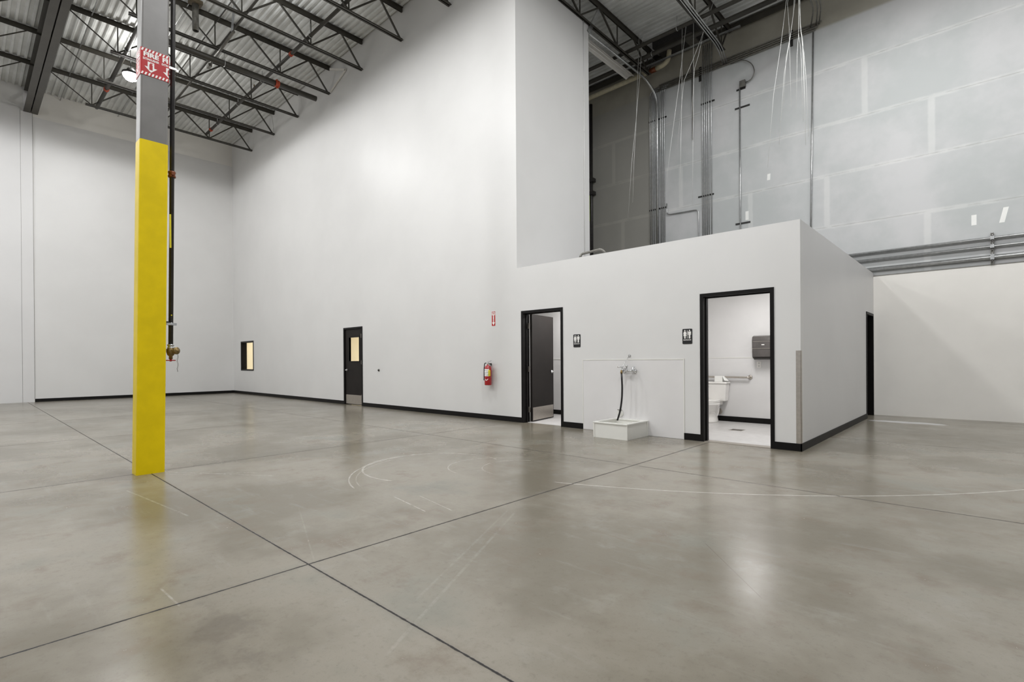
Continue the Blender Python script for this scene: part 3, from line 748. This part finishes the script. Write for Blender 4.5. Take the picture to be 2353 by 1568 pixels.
for x_, lb in ((-5.547, 'left upright black strut under the horizontal conduit run'), (-3.355, 'right upright black strut behind the horizontal conduit run')):
    b = MB().box(x_ - .03, x_ + .03, YB - .012, YB, 8.58, 8.96).box(x_ - .03, x_ - .022, YB - .02, YB, 8.58, 8.96).box(x_ + .022, x_ + .03, YB - .02, YB, 8.58, 8.96)
    tag(b.build('strut_bar', M['strut']), lb, 'bracket')
jb = thing('junction_box', 'small gray junction box on top of the single conduit', 'electrical box', (-4.45, YB - .06, 8.01))
MB().box(-4.52, -4.385, YB - .075, YB - .004, 8.015, 8.17).build('box', M['galvdark'], jb, bevel=.006)
MB().box(-4.525, -4.38, YB - .08, YB - .075, 8.01, 8.175).build('cover', M['galvdark'], jb)
pts = [Vector((-4.75, W_, 8.72)), Vector((-4.43, W_ - .02, 8.70)), Vector((-4.22, W_ - .03, 8.5)), Vector((-4.16, W_ - .03, 8.28)), Vector((-4.24, W_ - .03, 8.12)), Vector((-4.385, W_ - .02, 8.1))]
tag(MB().tube(bend(pts, .2, 6), .011, 8).build('flexible_conduit', M['galvdark']), 'curved flexible conduit looping into the junction box', 'conduit')
# drain pipe
t = thing('drain_pipe', 'cream roof drain pipe with a curved elbow in the dark corner above the block', 'pipe', (-8.8, 12.95, 9.14))
MB().tube([(-13, 12.95, 9.08), (-6.85, 12.95, 9.16)], .062, 16).build('pipe', M['pvc'], t)
MB().tube(bend([(-6.62, 12.95, 9.16), (-6.25, 12.95, 9.2), (-6.2, 12.95, 9.62)], .28, 8), .062, 16).build('elbow', M['pvc'], t)
MB().tube([(-6.87, 12.95, 9.16), (-6.6, 12.95, 9.16)], .07, 16).build('coupling', M['rust'], t)
t = thing('drain_sump', 'dark roof drain sump box above the cream elbow', 'roof drain', (-5.9, 12.9, 9.5))
MB().box(-6.5, -5.3, 12.55, 13.2, 9.5, 9.72).build('pan', M['strut'], t)
MB().box(-5.7, -5.45, 12.6, 13.15, 9.46, 9.5).build('flange', M['galvdark'], t)
tt = thing('perforated_strut', 'perforated pale strut hung across the joists near the rear gray wall', 'bracket', (-6.6, 12.72, 9.17))
b = MB()
for k in range(52):
    x0 = -6.9 + k * .05; b.box(x0, x0 + .03, 12.70, 12.74, 9.17, 9.175)
b.box(-6.9, -4.3, 12.70, 12.706, 9.17, 9.21).box(-6.9, -4.3, 12.734, 12.74, 9.17, 9.21)
b.build('channel', M['galv'], tt)
t = thing('downspout', 'dark vertical pipe at the shadowed left edge of the gray wall', 'pipe', (-8.93, 13.25, 2.8))
MB().tube([(-8.93, 13.25, 2.8), (-8.93, 13.25, 9.1)], .05, 14).build('pipe', M['pipe'], t)
for z_ in (6.75, 6.35, 3.9): MB().box(-9.0, -8.82, 13.17, 13.33, z_ - .05, z_ + .06).build('pipe_clamp', M['pipe'], t)
MB().box(-9.03, -8.955, 13.19, 13.194, 5.5, 6.35).build('tape', M['lime'], t)
# wires
WL = [((-5.31, 9.4), (-5.71, 6.69)), ((-5.43, 8.73), (-5.47, 6.62)), ((-4.97, 8.81), (-5.38, 8.01)), ((-4.95, 8.75), (-5.12, 8.19)), ((-5.14, 9.02), (-5.17, 6.53)), ((-6.58, 8.5), (-6.82, 6.4)), ((-6.65, 8.2), (-6.75, 6.5))]
WR = [((-3.11, 8.86), (-3.37, 6.96)), ((-3.09, 8.78), (-3.05, 7.69)), ((-2.95, 8.71), (-3.16, 7.32)), ((-2.98, 8.48), (-3.12, 7.65)), ((-2.87, 8.6), (-2.91, 7.61)), ((-2.86, 8.48), (-2.79, 7.15)), ((-2.85, 8.19), (-2.79, 7.63)), ((-2.88, 8.03), (-2.83, 7.39)), ((-2.84, 8.08), (-2.75, 7.14))]
for lst, lb, gr, x9 in ((WL, 'thin pale hanger wire dangling from the roof above the left and middle conduit bundles', 'hanger wires above the left part of the block', None), (WR, 'thin pale hanger wire dangling in the cluster left of the tall right conduit', 'hanger wires above the right part of the block', -2.9)):
    for (xa, za), (xb, zb_) in lst:
        k = (9.7 - za) / max(.3, za - zb_); xt = xa + (xa - xb) * k * .8
        if x9: xt = x9 + (xa + 2.95) * .3
        y0 = 12.0
        tag(MB().tube([(xt, y0, 9.7), (xa, y0, za), ((xa + xb) / 2 + .012, y0, (za + zb_) / 2), (xb, y0, zb_), (xb + (xb - xa) * .5, y0, zb_ - 1.1 - .9 * random.random())], [.0042, .0042, .0042, .004, .0026], 6).build('hanger_wire', M['wire']), lb, 'wire', gr)
# paper strips
def slip(x, z, w, h, lean, label):
    tag(MB().prism([(-w / 2, -h / 2), (w / 2, -h / 2), (w / 2 + lean, h / 2), (-w / 2 + lean, h / 2)], (x, YB, z), EX, EZ, .003).build('paper_strip', M['paper']), label, 'paper strip')
slip(-.179, 3.88, .075, .2, 0, 'upright white paper strip on the gray wall above the horizontal conduits')
slip(.211, 3.90, .075, .28, .06, 'slanted white paper strip on the gray wall at the right')
slip(-3.877, 5.638, .07, .15, .01, 'small white paper strip on the gray wall between the single conduits')
slip(-4.38, 4.8, .075, .22, 0, 'white paper strip just above the lower strut of the single conduit')
t = thing('parapet_pipe', 'short dark bent pipe lying on top of the restroom block wall', 'pipe', (-5.36, 7.6, 3.04))
MB().tube(bend([(-5.36, 7.58, HB + .025), (-5.36, 7.62, HB + .09), (-4.93, 7.62, HB + .12), (-4.83, 7.62, HB + .01)], .06), .022, 10).build('pipe', M['galvdark'], t)

# ------------------------------------------------------------------ on the long wall
def rrect(w, h, r, n=4):
    p = []
    for cx, cy, a in ((w / 2 - r, h / 2 - r, 0), (-w / 2 + r, h / 2 - r, 90), (-w / 2 + r, -h / 2 + r, 180), (w / 2 - r, -h / 2 + r, 270)):
        for k in range(n + 1):
            t = math.radians(a + 90 * k / n); p.append((cx + r * math.cos(t), cy + r * math.sin(t)))
    return p
def restroom_sign(x, z, label):
    t = thing('restroom_sign', label, 'sign', (x, YA, z), 'restroom signs')
    o = (x, YA, z)
    MB().prism(rrect(.152, .228, .014), o, EX, EZ, .006).build('plate', M['signblack'], t)
    o2 = Vector((x, YA - .006, z)); mb = MB(); n = 14
    circ = lambda cx, cy, r: [(cx + r * math.cos(2 * PI * k / n), cy + r * math.sin(2 * PI * k / n)) for k in range(n)]
    mw = MB().prism(circ(-.036, .088, .0105), o2, EX, EZ, .002)
    mw.prism([(-.052, .073), (-.02, .073), (-.01, .035), (-.017, .033), (-.023, .055), (-.012, .005), (-.024, .005), (-.024, -.033), (-.0345, -.033), (-.0345, .005), (-.0375, .005), (-.0375, -.033), (-.048, -.033), (-.048, .005), (-.06, .005), (-.049, .055), (-.055, .033), (-.062, .035)], o2, EX, EZ, .002)
    mw.build('woman_pictogram', M['white'], t)
    mm = MB().prism(circ(.036, .088, .0105), o2, EX, EZ, .002)
    mm.prism([(.012, .073), (.060, .073), (.060, .022), (.052, .022), (.052, .055), (.0495, .055), (.0495, -.033), (.0375, -.033), (.0375, .015), (.0345, .015), (.0345, -.033), (.0225, -.033), (.0225, .055), (.02, .055), (.02, .022), (.012, .022)], o2, EX, EZ, .002)
    mm.build('man_pictogram', M['white'], t)
    MB().prism([(-.003, -.033), (.003, -.033), (.003, .095), (-.003, .095)], o2, EX, EZ, .002).build('divider', M['white'], t)
    MB().text('RESTROOM', .022, o2 + Vector((0, 0, -.055)), EX, EZ, .0015, .03, .118).build('lettering', M['white'], t)
restroom_sign(-5.352, 1.562, 'black RESTROOM sign right of the open brown door')
restroom_sign(-3.316, 1.564, 'black RESTROOM sign left of the empty door frame')
# arrow sign
x, z = -7.447, 2.083
t = thing('extinguisher_arrow_sign', 'narrow red and white arrow sign on the wall above the extinguisher', 'sign', (x, YA, z))
MB().prism([(-.058, -.155), (.058, -.155), (.058, .155), (-.058, .155)], (x, YA, z), EX, EZ, .002).build('border', M['white'], t)
MB().prism([(-.051, -.148), (.051, -.148), (.051, .148), (-.051, .148)], (x, YA - .002, z), EX, EZ, .001).build('panel', M['red'], t)
o2 = Vector((x, YA - .003, z))
mb = MB().prism([(-.042, .07), (.042, .07), (.042, .128), (.03, .138), (-.03, .138), (-.042, .128)], o2, EX, EZ, .001)
mb.prism([(-.017, .07), (.017, .07), (.017, -.075), (.042, -.075), (0, -.138), (-.042, -.075), (-.017, -.075)], o2, EX, EZ, .001)
mb.build('arrow', M['white'], t)
mb = MB().text('FIRE', .036, o2 + Vector((0, -.001, .112)), EX, EZ, .001, .03, .066)
mb.text('EXTINGUISHER', .014, o2 + Vector((0, -.001, .085)), EX, EZ, .001, .02, .072)
for k, c in enumerate('FIRE'): mb.text(c, .03, o2 + Vector((0, -.001, .045 - .033 * k)), EX, EZ, .001, .02)
mb.build('lettering', M['red'], t)
# fire extinguisher
x, y, z = -7.525, YA - .095, .715
t = thing('fire_extinguisher', 'red fire extinguisher with yellow tag hung on the long white wall', 'fire extinguisher', (x, y, z))
MB().lathe([(.06, 0), (.07, .004), (.073, .012), (.073, .335), (.07, .365), (.055, .392), (.03, .405), (.02, .41), (.02, .43)], (x, y, z), n=32).build('cylinder', M['extred'], t)
a0 = math.radians(-150); a1 = math.radians(-28)
lb = MB().lathe([(.0737, .185), (.0737, .335)], (x, y, z), n=20, cap=False, a0=a0, a1=a1).build('label_panel', M['white'], t)
mb = MB()
for k in range(14):
    aa = a0 + .5 + (k % 5) * .3; hh = .2 + (k // 5) * .045 + random.uniform(0, .015)
    mb.lathe([(.0741, hh), (.0741, hh + random.uniform(.006, .022))], (x, y, z), n=3, cap=False, a0=aa, a1=aa + random.uniform(.05, .22))
mb.build('print', M['labelblue'], lb)
mb = MB(); pts = [(-.5, .02), (0, 0), (.5, .02)]
def on_cyl(u, v): # u angle from the front centre
    aa = math.radians(-74) + u; return (x + .0742 * math.cos(aa), y + .0742 * math.sin(aa), z + v)
vs, fs = [], []
wing = [(-.55, .122, .135), (-.4, .112, .133), (-.25, .104, .118), (-.1, .096, .116), (0, .092, .108), (.1, .096, .116), (.25, .104, .118), (.4, .112, .133), (.55, .122, .135)]
for u, lo, hi in wing: vs += [on_cyl(u, lo), on_cyl(u, hi)]
MB()._add(vs, [(2 * i, 2 * i + 2, 2 * i + 3, 2 * i + 1) for i in range(len(wing) - 1)]).build('emblem', M['white'], t)
mb = MB().lathe([(.016, .42), (.022, .43), (.022, .46), (.016, .47), (.001, .47)], (x, y, z), n=16)
mb.tube([(x, y, z + .445), (x - .045, y - .005, z + .455)], .012, 10)
mb.build('valve', M['chrome'], t)
MB().bar((x - .01, y, z + .475), (x + .11, y - .005, z + .505), .022, .006).build('carry_handle', M['chrome'], t)
MB().bar((x - .005, y, z + .465), (x + .095, y - .005, z + .40), .022, .005).build('squeeze_lever', M['galvdark'], t)
MB().lathe([(.001, 0), (.013, 0), (.013, .008), (.001, .008)], (x, y - .022, z + .447), (0, -1, 0), 14).build('gauge', M['white'], t)
MB().tube(bend([(x - .04, y - .005, z + .455), (x - .085, y - .01, z + .45), (x - .1, y - .015, z + .36), (x - .098, y - .02, z + .13)], .06), .0095, 10).build('hose', M['rubber'], t)
MB().tube([(x - .098, y - .02, z + .14), (x - .094, y - .02, z + .1)], [.011, .014], 10).build('nozzle', M['strut'], t)
tg = MB().prism([(-.03, -.06), (.03, -.06), (.03, .055), (.015, .065), (-.015, .065), (-.03, .055)], (x + .088, y - .05, z + .25), EX, EZ, .002).build('inspection_tag', M['tag'], t)
mb = MB()
for k in range(5): mb.prism([(-.02, -.045 + k * .018), (.018, -.045 + k * .018), (.018, -.04 + k * .018), (-.02, -.04 + k * .018)], (x + .088, y - .0525, z + .25), EX, EZ, .0006)
mb.build('print', M['brass'], tg)
MB().tube([(x + .03, y - .02, z + .44), (x + .086, y - .05, z + .31)], .002, 6).build('tag_tie', M['white'], t)
MB().box(x - .014, x + .014, y + .076, YA, z + .40, z + .45).box(x - .012, x + .012, y + .02, y + .075, z + .43, z + .45).build('wall_bracket', M['strut'], t)
# door-stop bumper on the wall
tb = thing('wall_bumper', 'small round wall bumper right of the far closed door', 'wall bumper', (-11.712, YA, .99))
MB().lathe([(.001, 0), (.034, 0), (.034, .008), (.028, .014), (.001, .014)], (-11.712, YA, .99), (0, -1, 0), 20).build('base', M['galvdark'], tb)
MB().lathe([(.001, .014), (.022, .014), (.022, .026), (.016, .034), (.001, .036)], (-11.712, YA, .99), (0, -1, 0), 20).build('pad', M['rubber'], tb)
# white splash panel
t = thing('splash_panel', 'glossy white wall panel behind the mop sink', 'wall panel', (-4.3, YA, 0))
MB().box(-5.228, -3.372, YA - .004, YA, .004, 1.222).build('sheet', M['panel'], t)
for a in ((-5.234, -3.366, 1.214, 1.23), (-3.38, -3.366, 0, 1.214), (-5.234, -5.22, 0, 1.214)): MB().box(a[0], a[1], YA - .008, YA - .003, a[2], a[3]).build('edge_strip', M['plastic'], t)
# mop sink
sx0, sx1, sy0, sy1, sz = -4.576, -3.962, 6.788, YA - .006, .245
t = thing('mop_sink', 'low white moulded mop sink on the floor under the wall faucet', 'sink', ((sx0 + sx1) / 2, (sy0 + sy1) / 2, 0))
bi = .012
mb = MB()
mb.box(sx0 + bi, sx1 - bi, sy0 + bi, sy0 + bi + .03, 0, sz - .02); mb.box(sx0 + bi, sx1 - bi, sy1 - .045, sy1, 0, sz - .02)
mb.box(sx0 + bi, sx0 + bi + .03, sy0 + bi + .03, sy1 - .045, 0, sz - .02); mb.box(sx1 - bi - .03, sx1 - bi, sy0 + bi + .03, sy1 - .045, 0, sz - .02)
mb.box(sx0 + bi + .02, sx1 - bi - .02, sy0 + bi + .02, sy1 - .02, .005, .06)
mb.build('basin', M['plastic'], t)
mb = MB(); rw = .055
for a in ((sx0, sx1, sy0, sy0 + rw), (sx0, sx1, sy1 - rw, sy1), (sx0, sx0 + rw, sy0 + rw, sy1 - rw), (sx1 - rw, sx1, sy0 + rw, sy1 - rw)): mb.box(*a, sz - .022, sz)
mb.build('rim', M['plastic'], t, bevel=.004)
for (xa, xb) in ((sx0, sx0 + .03), (sx1 - .012, sx1)):
    MB().hexa([(xa + .008, sy0 + .006, 0), (xb - .0, sy0 + .006, 0), (xa + .008, sy0 + bi - .001, 0), (xb, sy0 + bi - .001, 0), (xa, sy0 + .001, sz - .022), (xb, sy0 + .001, sz - .022), (xa, sy0 + bi - .001, sz - .022), (xb, sy0 + bi - .001, sz - .022)]).build('corner_rib', M['plastic'], t)
MB().hexa([(sx1 - bi + .001, sy1 - .035, 0), (sx1 - .004, sy1 - .035, 0), (sx1 - bi + .001, sy1, 0), (sx1 - .004, sy1, 0), (sx1 - bi + .001, sy1 - .05, sz - .022), (sx1, sy1 - .05, sz - .022), (sx1 - bi + .001, sy1, sz - .022), (sx1, sy1, sz - .022)]).build('corner_rib', M['plastic'], t)
MB().lathe([(.001, 0), (.04, 0), (.04, .004), (.001, .006)], ((sx0 + sx1) / 2, 7.1, .06), n=20).build('strainer', M['chrome'], t)
# faucet
fx, fz, fy = -4.3, 1.035, YA - .004
t = thing('sink_faucet', 'chrome wall faucet with brace rod above the mop sink', 'faucet', (fx, fy, fz))
for s_ in (-.1, .1):
    MB().lathe([(.001, 0), (.034, 0), (.03, .01), (.016, .014), (.016, .05), (.001, .05)], (fx + s_, fy, fz), (0, -1, 0), 18).build('wall_flange', M['chrome'], t)
    MB().lathe([(.018, -.025), (.02, 0), (.014, .02), (.012, .05), (.001, .052)], (fx + s_, fy - .06, fz + .01), n=14).build('valve_stem', M['chrome'], t)
    d = Vector((-.5, -.86, 0)) if s_ < 0 else Vector((.7, -.7, 0))
    o = Vector((fx + s_, fy - .06, fz + .062)); MB().tube([o - d * .01, o + d * .085], .008, 10).build('handle', M['chrome'], t)
MB().tube([(fx - .115, fy - .055, fz), (fx + .115, fy - .055, fz)], .016, 14).build('body', M['chrome'], t)
sp_ = Vector((fx - .02, fy - .21, fz + .02))
MB().tube(bend([(fx, fy - .055, fz), (fx, fy - .1, fz + .035), (fx - .01, fy - .19, fz + .035), tuple(sp_ - Vector((0, .01, .03)))], .03), .012, 12).build('spout', M['chrome'], t)
MB().lathe([(.01, 0), (.012, .03), (.02, .032), (.02, .055), (.001, .06)], (fx, fy - .09, fz + .035), n=14).build('vacuum_breaker', M['chrome'], t)
MB().tube([(sp_.x, sp_.y, sp_.z + .02), (fx, fy - .012, 1.282)], .0045, 8).build('brace_rod', M['chrome'], t)
MB().lathe([(.001, 0), (.024, 0), (.024, .006), (.009, .012), (.009, .022), (.001, .022)], (fx, YA, 1.284), (0, -1, 0), 14).build('brace_plate', M['chrome'], t)
MB().lathe([(.016, -.045), (.019, -.04), (.019, -.012), (.015, -.008), (.014, .01)], tuple(sp_ - Vector((0, .01, .015))), n=14).build('hose_coupling', M['brass'], t)
hs = thing('hose', 'short black rubber hose hanging from the faucet into the mop sink', 'hose', (sp_.x, sp_.y - .01, sp_.z - .06))
p = sp_ - Vector((0, .01, .055))
MB().tube(bend([p, (p.x + .012, p.y, .80), (p.x + .006, p.y, .58), (p.x - .03, p.y, .38), (p.x - .075, p.y - .01, .235)], .12), .0145, 12).build('tube', M['rubber'], hs)
t = thing('access_cover', 'white round wall cover behind the black hose above the mop sink', 'cover', (-4.47, YA, .335))
MB().lathe([(.001, 0), (.06, 0), (.06, .012), (.05, .02), (.001, .024)], (-4.475, YA - .004, .33), (0, -1, 0), 24).build('disc', M['plastic'], t)
MB().box(-4.51, -4.44, YA - .05, YA - .02, .385, .392).build('lip', M['galvdark'], t)
# corner guard
tag(MB().box(XC - .056, XC + .003, YA - .003, YA - .0005, .102, 1.322).box(XC + .0005, XC + .003, YA - .003, YA + .056, .102, 1.322).build('corner_guard', M['satin']), 'brushed steel corner guard on the outer corner of the restroom block', 'corner guard')

# ------------------------------------------------------------------ inside the right restroom
tx, ty = -3.905, RY
t = thing('toilet', 'white two-piece toilet seen through the empty door frame', 'toilet', (tx, ty - .35, .004))
zf = .004
mb = MB()   # bowl and pedestal as stacked ovals
ring = [(0, .115, .20, -.33), (.03, .11, .195, -.33), (.10, .095, .175, -.32), (.2, .10, .175, -.33), (.28, .135, .20, -.37), (.34, .17, .235, -.40), (.385, .185, .25, -.42), (.39, .16, .22, -.42), (.36, .12, .17, -.42)]
vs, fs, n = [], [], 28
for h, a, b_, cyo in ring:
    for k in range(n):
        tt_ = 2 * PI * k / n; vs.append((tx + a * math.cos(tt_), ty + cyo + b_ * math.sin(tt_), zf + h))
for i in range(len(ring) - 1):
    for k in range(n): fs.append((i * n + k, i * n + (k + 1) % n, (i + 1) * n + (k + 1) % n, (i + 1) * n + k))
fs.append(list(range(n))[::-1]); fs.append([(len(ring) - 1) * n + k for k in range(n)])
mb._add(vs, fs, True); mb.box(tx - .11, tx + .11, ty - .26, ty - .05, zf + .33, zf + .40)
mb.tube(bend([(tx + .02, ty - .50, zf + .22), (tx + .058, ty - .40, zf + .19), (tx + .062, ty - .3, zf + .10), (tx + .06, ty - .2, zf + .2), (tx + .05, ty - .16, zf + .33)], .09), .04, 12)
mb.build('bowl', M['porcelain'], t)
ell = lambda a, b_, n=28: [(a * math.cos(2 * PI * k / n), b_ * math.sin(2 * PI * k / n)) for k in range(n)]
MB().prism(ell(.186, .245), (tx, ty - .43, zf + .392), EX, EY, .022).build('seat', M['porcelain'], t, bevel=.006)
MB().prism(ell(.184, .243), (tx, ty - .43, zf + .417), EX, EY, .02).build('seat_lid', M['porcelain'], t, bevel=.006)
mb = MB(); mb.hexa([(tx - .205, ty - .195, zf + .40), (tx + .205, ty - .195, zf + .40), (tx - .205, ty - .02, zf + .40), (tx + .205, ty - .02, zf + .40), (tx - .235, ty - .215, zf + .735), (tx + .235, ty - .215, zf + .735), (tx - .235, ty - .02, zf + .735), (tx + .235, ty - .02, zf + .735)])
mb.build('tank', M['porcelain'], t, bevel=.015)
MB().box(tx - .25, tx + .25, ty - .23, ty - .012, zf + .735, zf + .775).build('tank_lid', M['porcelain'], t, bevel=.012)
MB().tube(bend([(tx - .16, ty - .21, zf + .68), (tx - .16, ty - .235, zf + .68), (tx - .08, ty - .24, zf + .675)], .015), .008, 8).build('flush_lever', M['chrome'], t)
t = thing('tissue_box', 'small white tissue box with a loose sheet on the toilet tank', 'tissue box', (tx + .08, ty - .11, zf + .776))
MB().box(tx + .0, tx + .15, ty - .17, ty - .05, zf + .776, zf + .885).build('box', M['paper'], t)
MB()._add([(tx + .15, ty - .17, zf + .88), (tx + .15, ty - .06, zf + .885), (tx + .25, ty - .1, zf + .79), (tx + .2, ty - .2, zf + .80)], [(0, 1, 2, 3)]).build('loose_sheet', M['paper'], t)
t = thing('grab_bar', 'brushed steel grab bar on the wall behind the toilet', 'grab bar', (-3.7, RY, .865))
MB().tube(bend([(-3.295, RY, .868), (-3.295, RY - .07, .868), (-4.21, RY - .07, .868), (-4.21, RY, .868)], .05), .018, 14).build('bar', M['satin'], t)
for x_ in (-3.295, -4.21): MB().lathe([(.001, 0), (.042, 0), (.042, .008), (.02, .012)], (x_, RY, .868), (0, -1, 0), 20).build('flange', M['satin'], t)
t = thing('towel_dispenser', 'smoky gray paper towel dispenser on the restroom back wall', 'towel dispenser', (-3.02, RY, 1.2))
x0, x1 = -3.195, -2.845; yb, yf = RY, RY - .22
mb = MB().prism([(0, 1.225), (.17, 1.225), (.205, 1.26), (.215, 1.36), (.225, 1.56), (.20, 1.63), (.14, 1.65), (0, 1.65)], (x1, yb, 0), (0, -1, 0), EZ, x1 - x0)
mb.v = [Vector((p.x if x0 - .01 <= p.x <= x1 + .01 else 2 * x1 - p.x, p.y, p.z)) for p in mb.v]
mb.build('housing', M['smoke'], t, bevel=.012)
MB().box(x0 + .01, x1 - .01, yf - .008, yf + .02, 1.405, 1.412).build('seam', M['satin'], t)
MB().box(x0 + .02, x1 - .02, yf - .004, yf + .03, 1.535, 1.55).build('band', M['satin'], t)
MB().box(x0 + .03, x1 - .03, yf + .02, yf + .1, 1.205, 1.235).build('tear_bar', M['strut'], t)
MB().box(x0 + .17, x0 + .22, yf - .004, yf + .01, 1.47, 1.485).build('emblem', M['white'], t)
t = thing('wall_outlet', 'white electrical outlet below the towel dispenser', 'outlet', (-3.137, RY, 1.11))
MB().prism(rrect(.075, .118, .006), (-3.137, RY, 1.11), EX, EZ, .006).build('plate', M['white'], t)
mb = MB()
for dz in (-.026, .026):
    mb.box(-3.15, -3.124, RY - .009, RY - .006, 1.11 + dz - .014, 1.11 + dz + .014)
mb.build('receptacle', M['dust'], t)
t = thing('cleanout_cover', 'round steel cleanout cover low on the wall beside the toilet', 'cover', (-3.84, RY, .16))
MB().lathe([(.001, 0), (.06, 0), (.06, .006), (.05, .01), (.001, .012)], (-3.88, RY - .0, .19), (0, -1, 0), 24).build('disc', M['satin'], t)
t = thing('floor_drain', 'small square steel drain in the restroom floor', 'drain', (-3.135, 9.0, .004))
MB().box(-3.24, -3.03, 8.9, 9.1, .004, .007).build('frame', M['satin'], t)
mb = MB()
for k in range(7): mb.box(-3.22 + k * .027, -3.207 + k * .027, 8.92, 9.08, .007, .0085)
mb.build('grate', M['strut'], t)

# ------------------------------------------------------------------ lights
def area(x, y, z, p, sx=.5, sy=.5, col=(.985, .99, 1), rot=(0, 0, 0)):
    l = bpy.data.lights.new('lamp_light', 'AREA'); l.energy = p; l.shape = 'RECTANGLE'; l.size = sx; l.size_y = sy; l.color = col
    o = bpy.data.objects.new('lamp_light', l); C.objects.link(o); o.location = (x, y, z); o.rotation_euler = rot
    return o
P = 185
def spot(x, y, z, p, ang=164, col=(.985, .99, 1)):
    l = bpy.data.lights.new('lamp_and_fill_beam', 'SPOT'); l.energy = p; l.spot_size = math.radians(ang); l.spot_blend = .12; l.shadow_soft_size = .28; l.color = col
    o = bpy.data.objects.new('lamp_and_fill_beam', l); C.objects.link(o); o.location = (x, y, z); return o
spot(LX, LY, LZ - .19, 360, 179)
up = bpy.data.lights.new('lamp_glow', 'POINT'); up.energy = 55; up.shadow_soft_size = .15; up.color = (1, .99, .97)
uo = bpy.data.objects.new('lamp_glow', up); C.objects.link(uo); uo.location = (LX - .1, LY + .25, LZ + .42)
for x, y, k in ((-11.1, 2.6, .4), (-6.45, 3.6, .15), (-1.7, 3.4, 1.0), (3.2, 3.6, .5), (-20.3, -3.5, 1.3), (-15.8, -3.5, 1.2), (-11.1, -3.5, 1.2), (-6.4, -3.5, 1.2), (-1.7, -3.5, 1.1), (3.2, -3.5, .5)):
    spot(x, y, 9.05, 290 * k, 178)
for x, y, k in ((-11.1, 2.6, .8), (-6.45, 3.6, .6), (-1.7, 3.4, .9), (-15.8, -3.5, 1), (-6.4, -3.5, 1), (-1.2, 9.5, 1.0), (3.5, 9.4, .9)):
    area(x, y, 9.0, P * k, .6, .6)
for x, y in ((-11.1, 2.6), (-6.45, 3.6), (-15.8, -3.5), (-11.1, -3.5), (-6.4, -3.5), (-1.2, 9.0)):
    o = spot(x, y, 8.7, 260, 150); o.rotation_euler = (PI, 0, 0)  # upward fill spots, added to brighten the roof deck
area(-2.9, 8.7, 2.66, 38, .5, .9, (1, .985, .975))
area(-6.0, 8.4, 2.66, 40, .9, .4, (1, .98, .965))
area(-22.3, 9.0, 2.85, 85, 3.0, .8, (1, .965, .89))
area(-14.6, 9.0, 2.85, 170, 2.4, .8, (1, .965, .89))
w = bpy.data.worlds.new('World'); SC.world = w; w.use_nodes = True
bg = w.node_tree.nodes['Background']; bg.inputs[0].default_value = (.95, .97, 1, 1); bg.inputs[1].default_value = .5

# ------------------------------------------------------------------ camera
F, YAW, PITCH, ROLL, CX, CY, CH = 1174.58, -.7485, -.0029, -.0067, 1177.3, 833.0, 1.212
fw = Vector((math.sin(YAW) * math.cos(PITCH), math.cos(YAW) * math.cos(PITCH), math.sin(PITCH)))
r0 = Vector((math.cos(YAW), -math.sin(YAW), 0)); u0 = r0.cross(fw)
rt_ = r0 * math.cos(ROLL) + u0 * math.sin(ROLL); up_ = -r0 * math.sin(ROLL) + u0 * math.cos(ROLL)
cam = bpy.data.cameras.new('Camera'); co = bpy.data.objects.new('Camera', cam); C.objects.link(co)
cam.sensor_width = 36; cam.lens = F / 2353 * 36; cam.shift_x = (1176.5 - CX) / 2353; cam.shift_y = (CY - 784) / 2353
cam.clip_start = .05; cam.clip_end = 200
mw = Matrix((rt_, up_, -fw)).transposed().to_4x4(); mw.translation = (0, 0, CH); co.matrix_world = mw
SC.camera = co
SC.view_settings.view_transform = 'Standard'; SC.view_settings.look = 'None'; SC.view_settings.exposure = .07
SC.cycles.use_denoising = True
SC.cycles.max_bounces = 6; SC.cycles.diffuse_bounces = 4; SC.cycles.glossy_bounces = 2; SC.cycles.transmission_bounces = 4
SC.cycles.use_adaptive_sampling = True; SC.cycles.adaptive_threshold = .1; SC.cycles.caustics_reflective = False; SC.cycles.caustics_refractive = False
SC.cycles.sample_clamp_indirect = 8
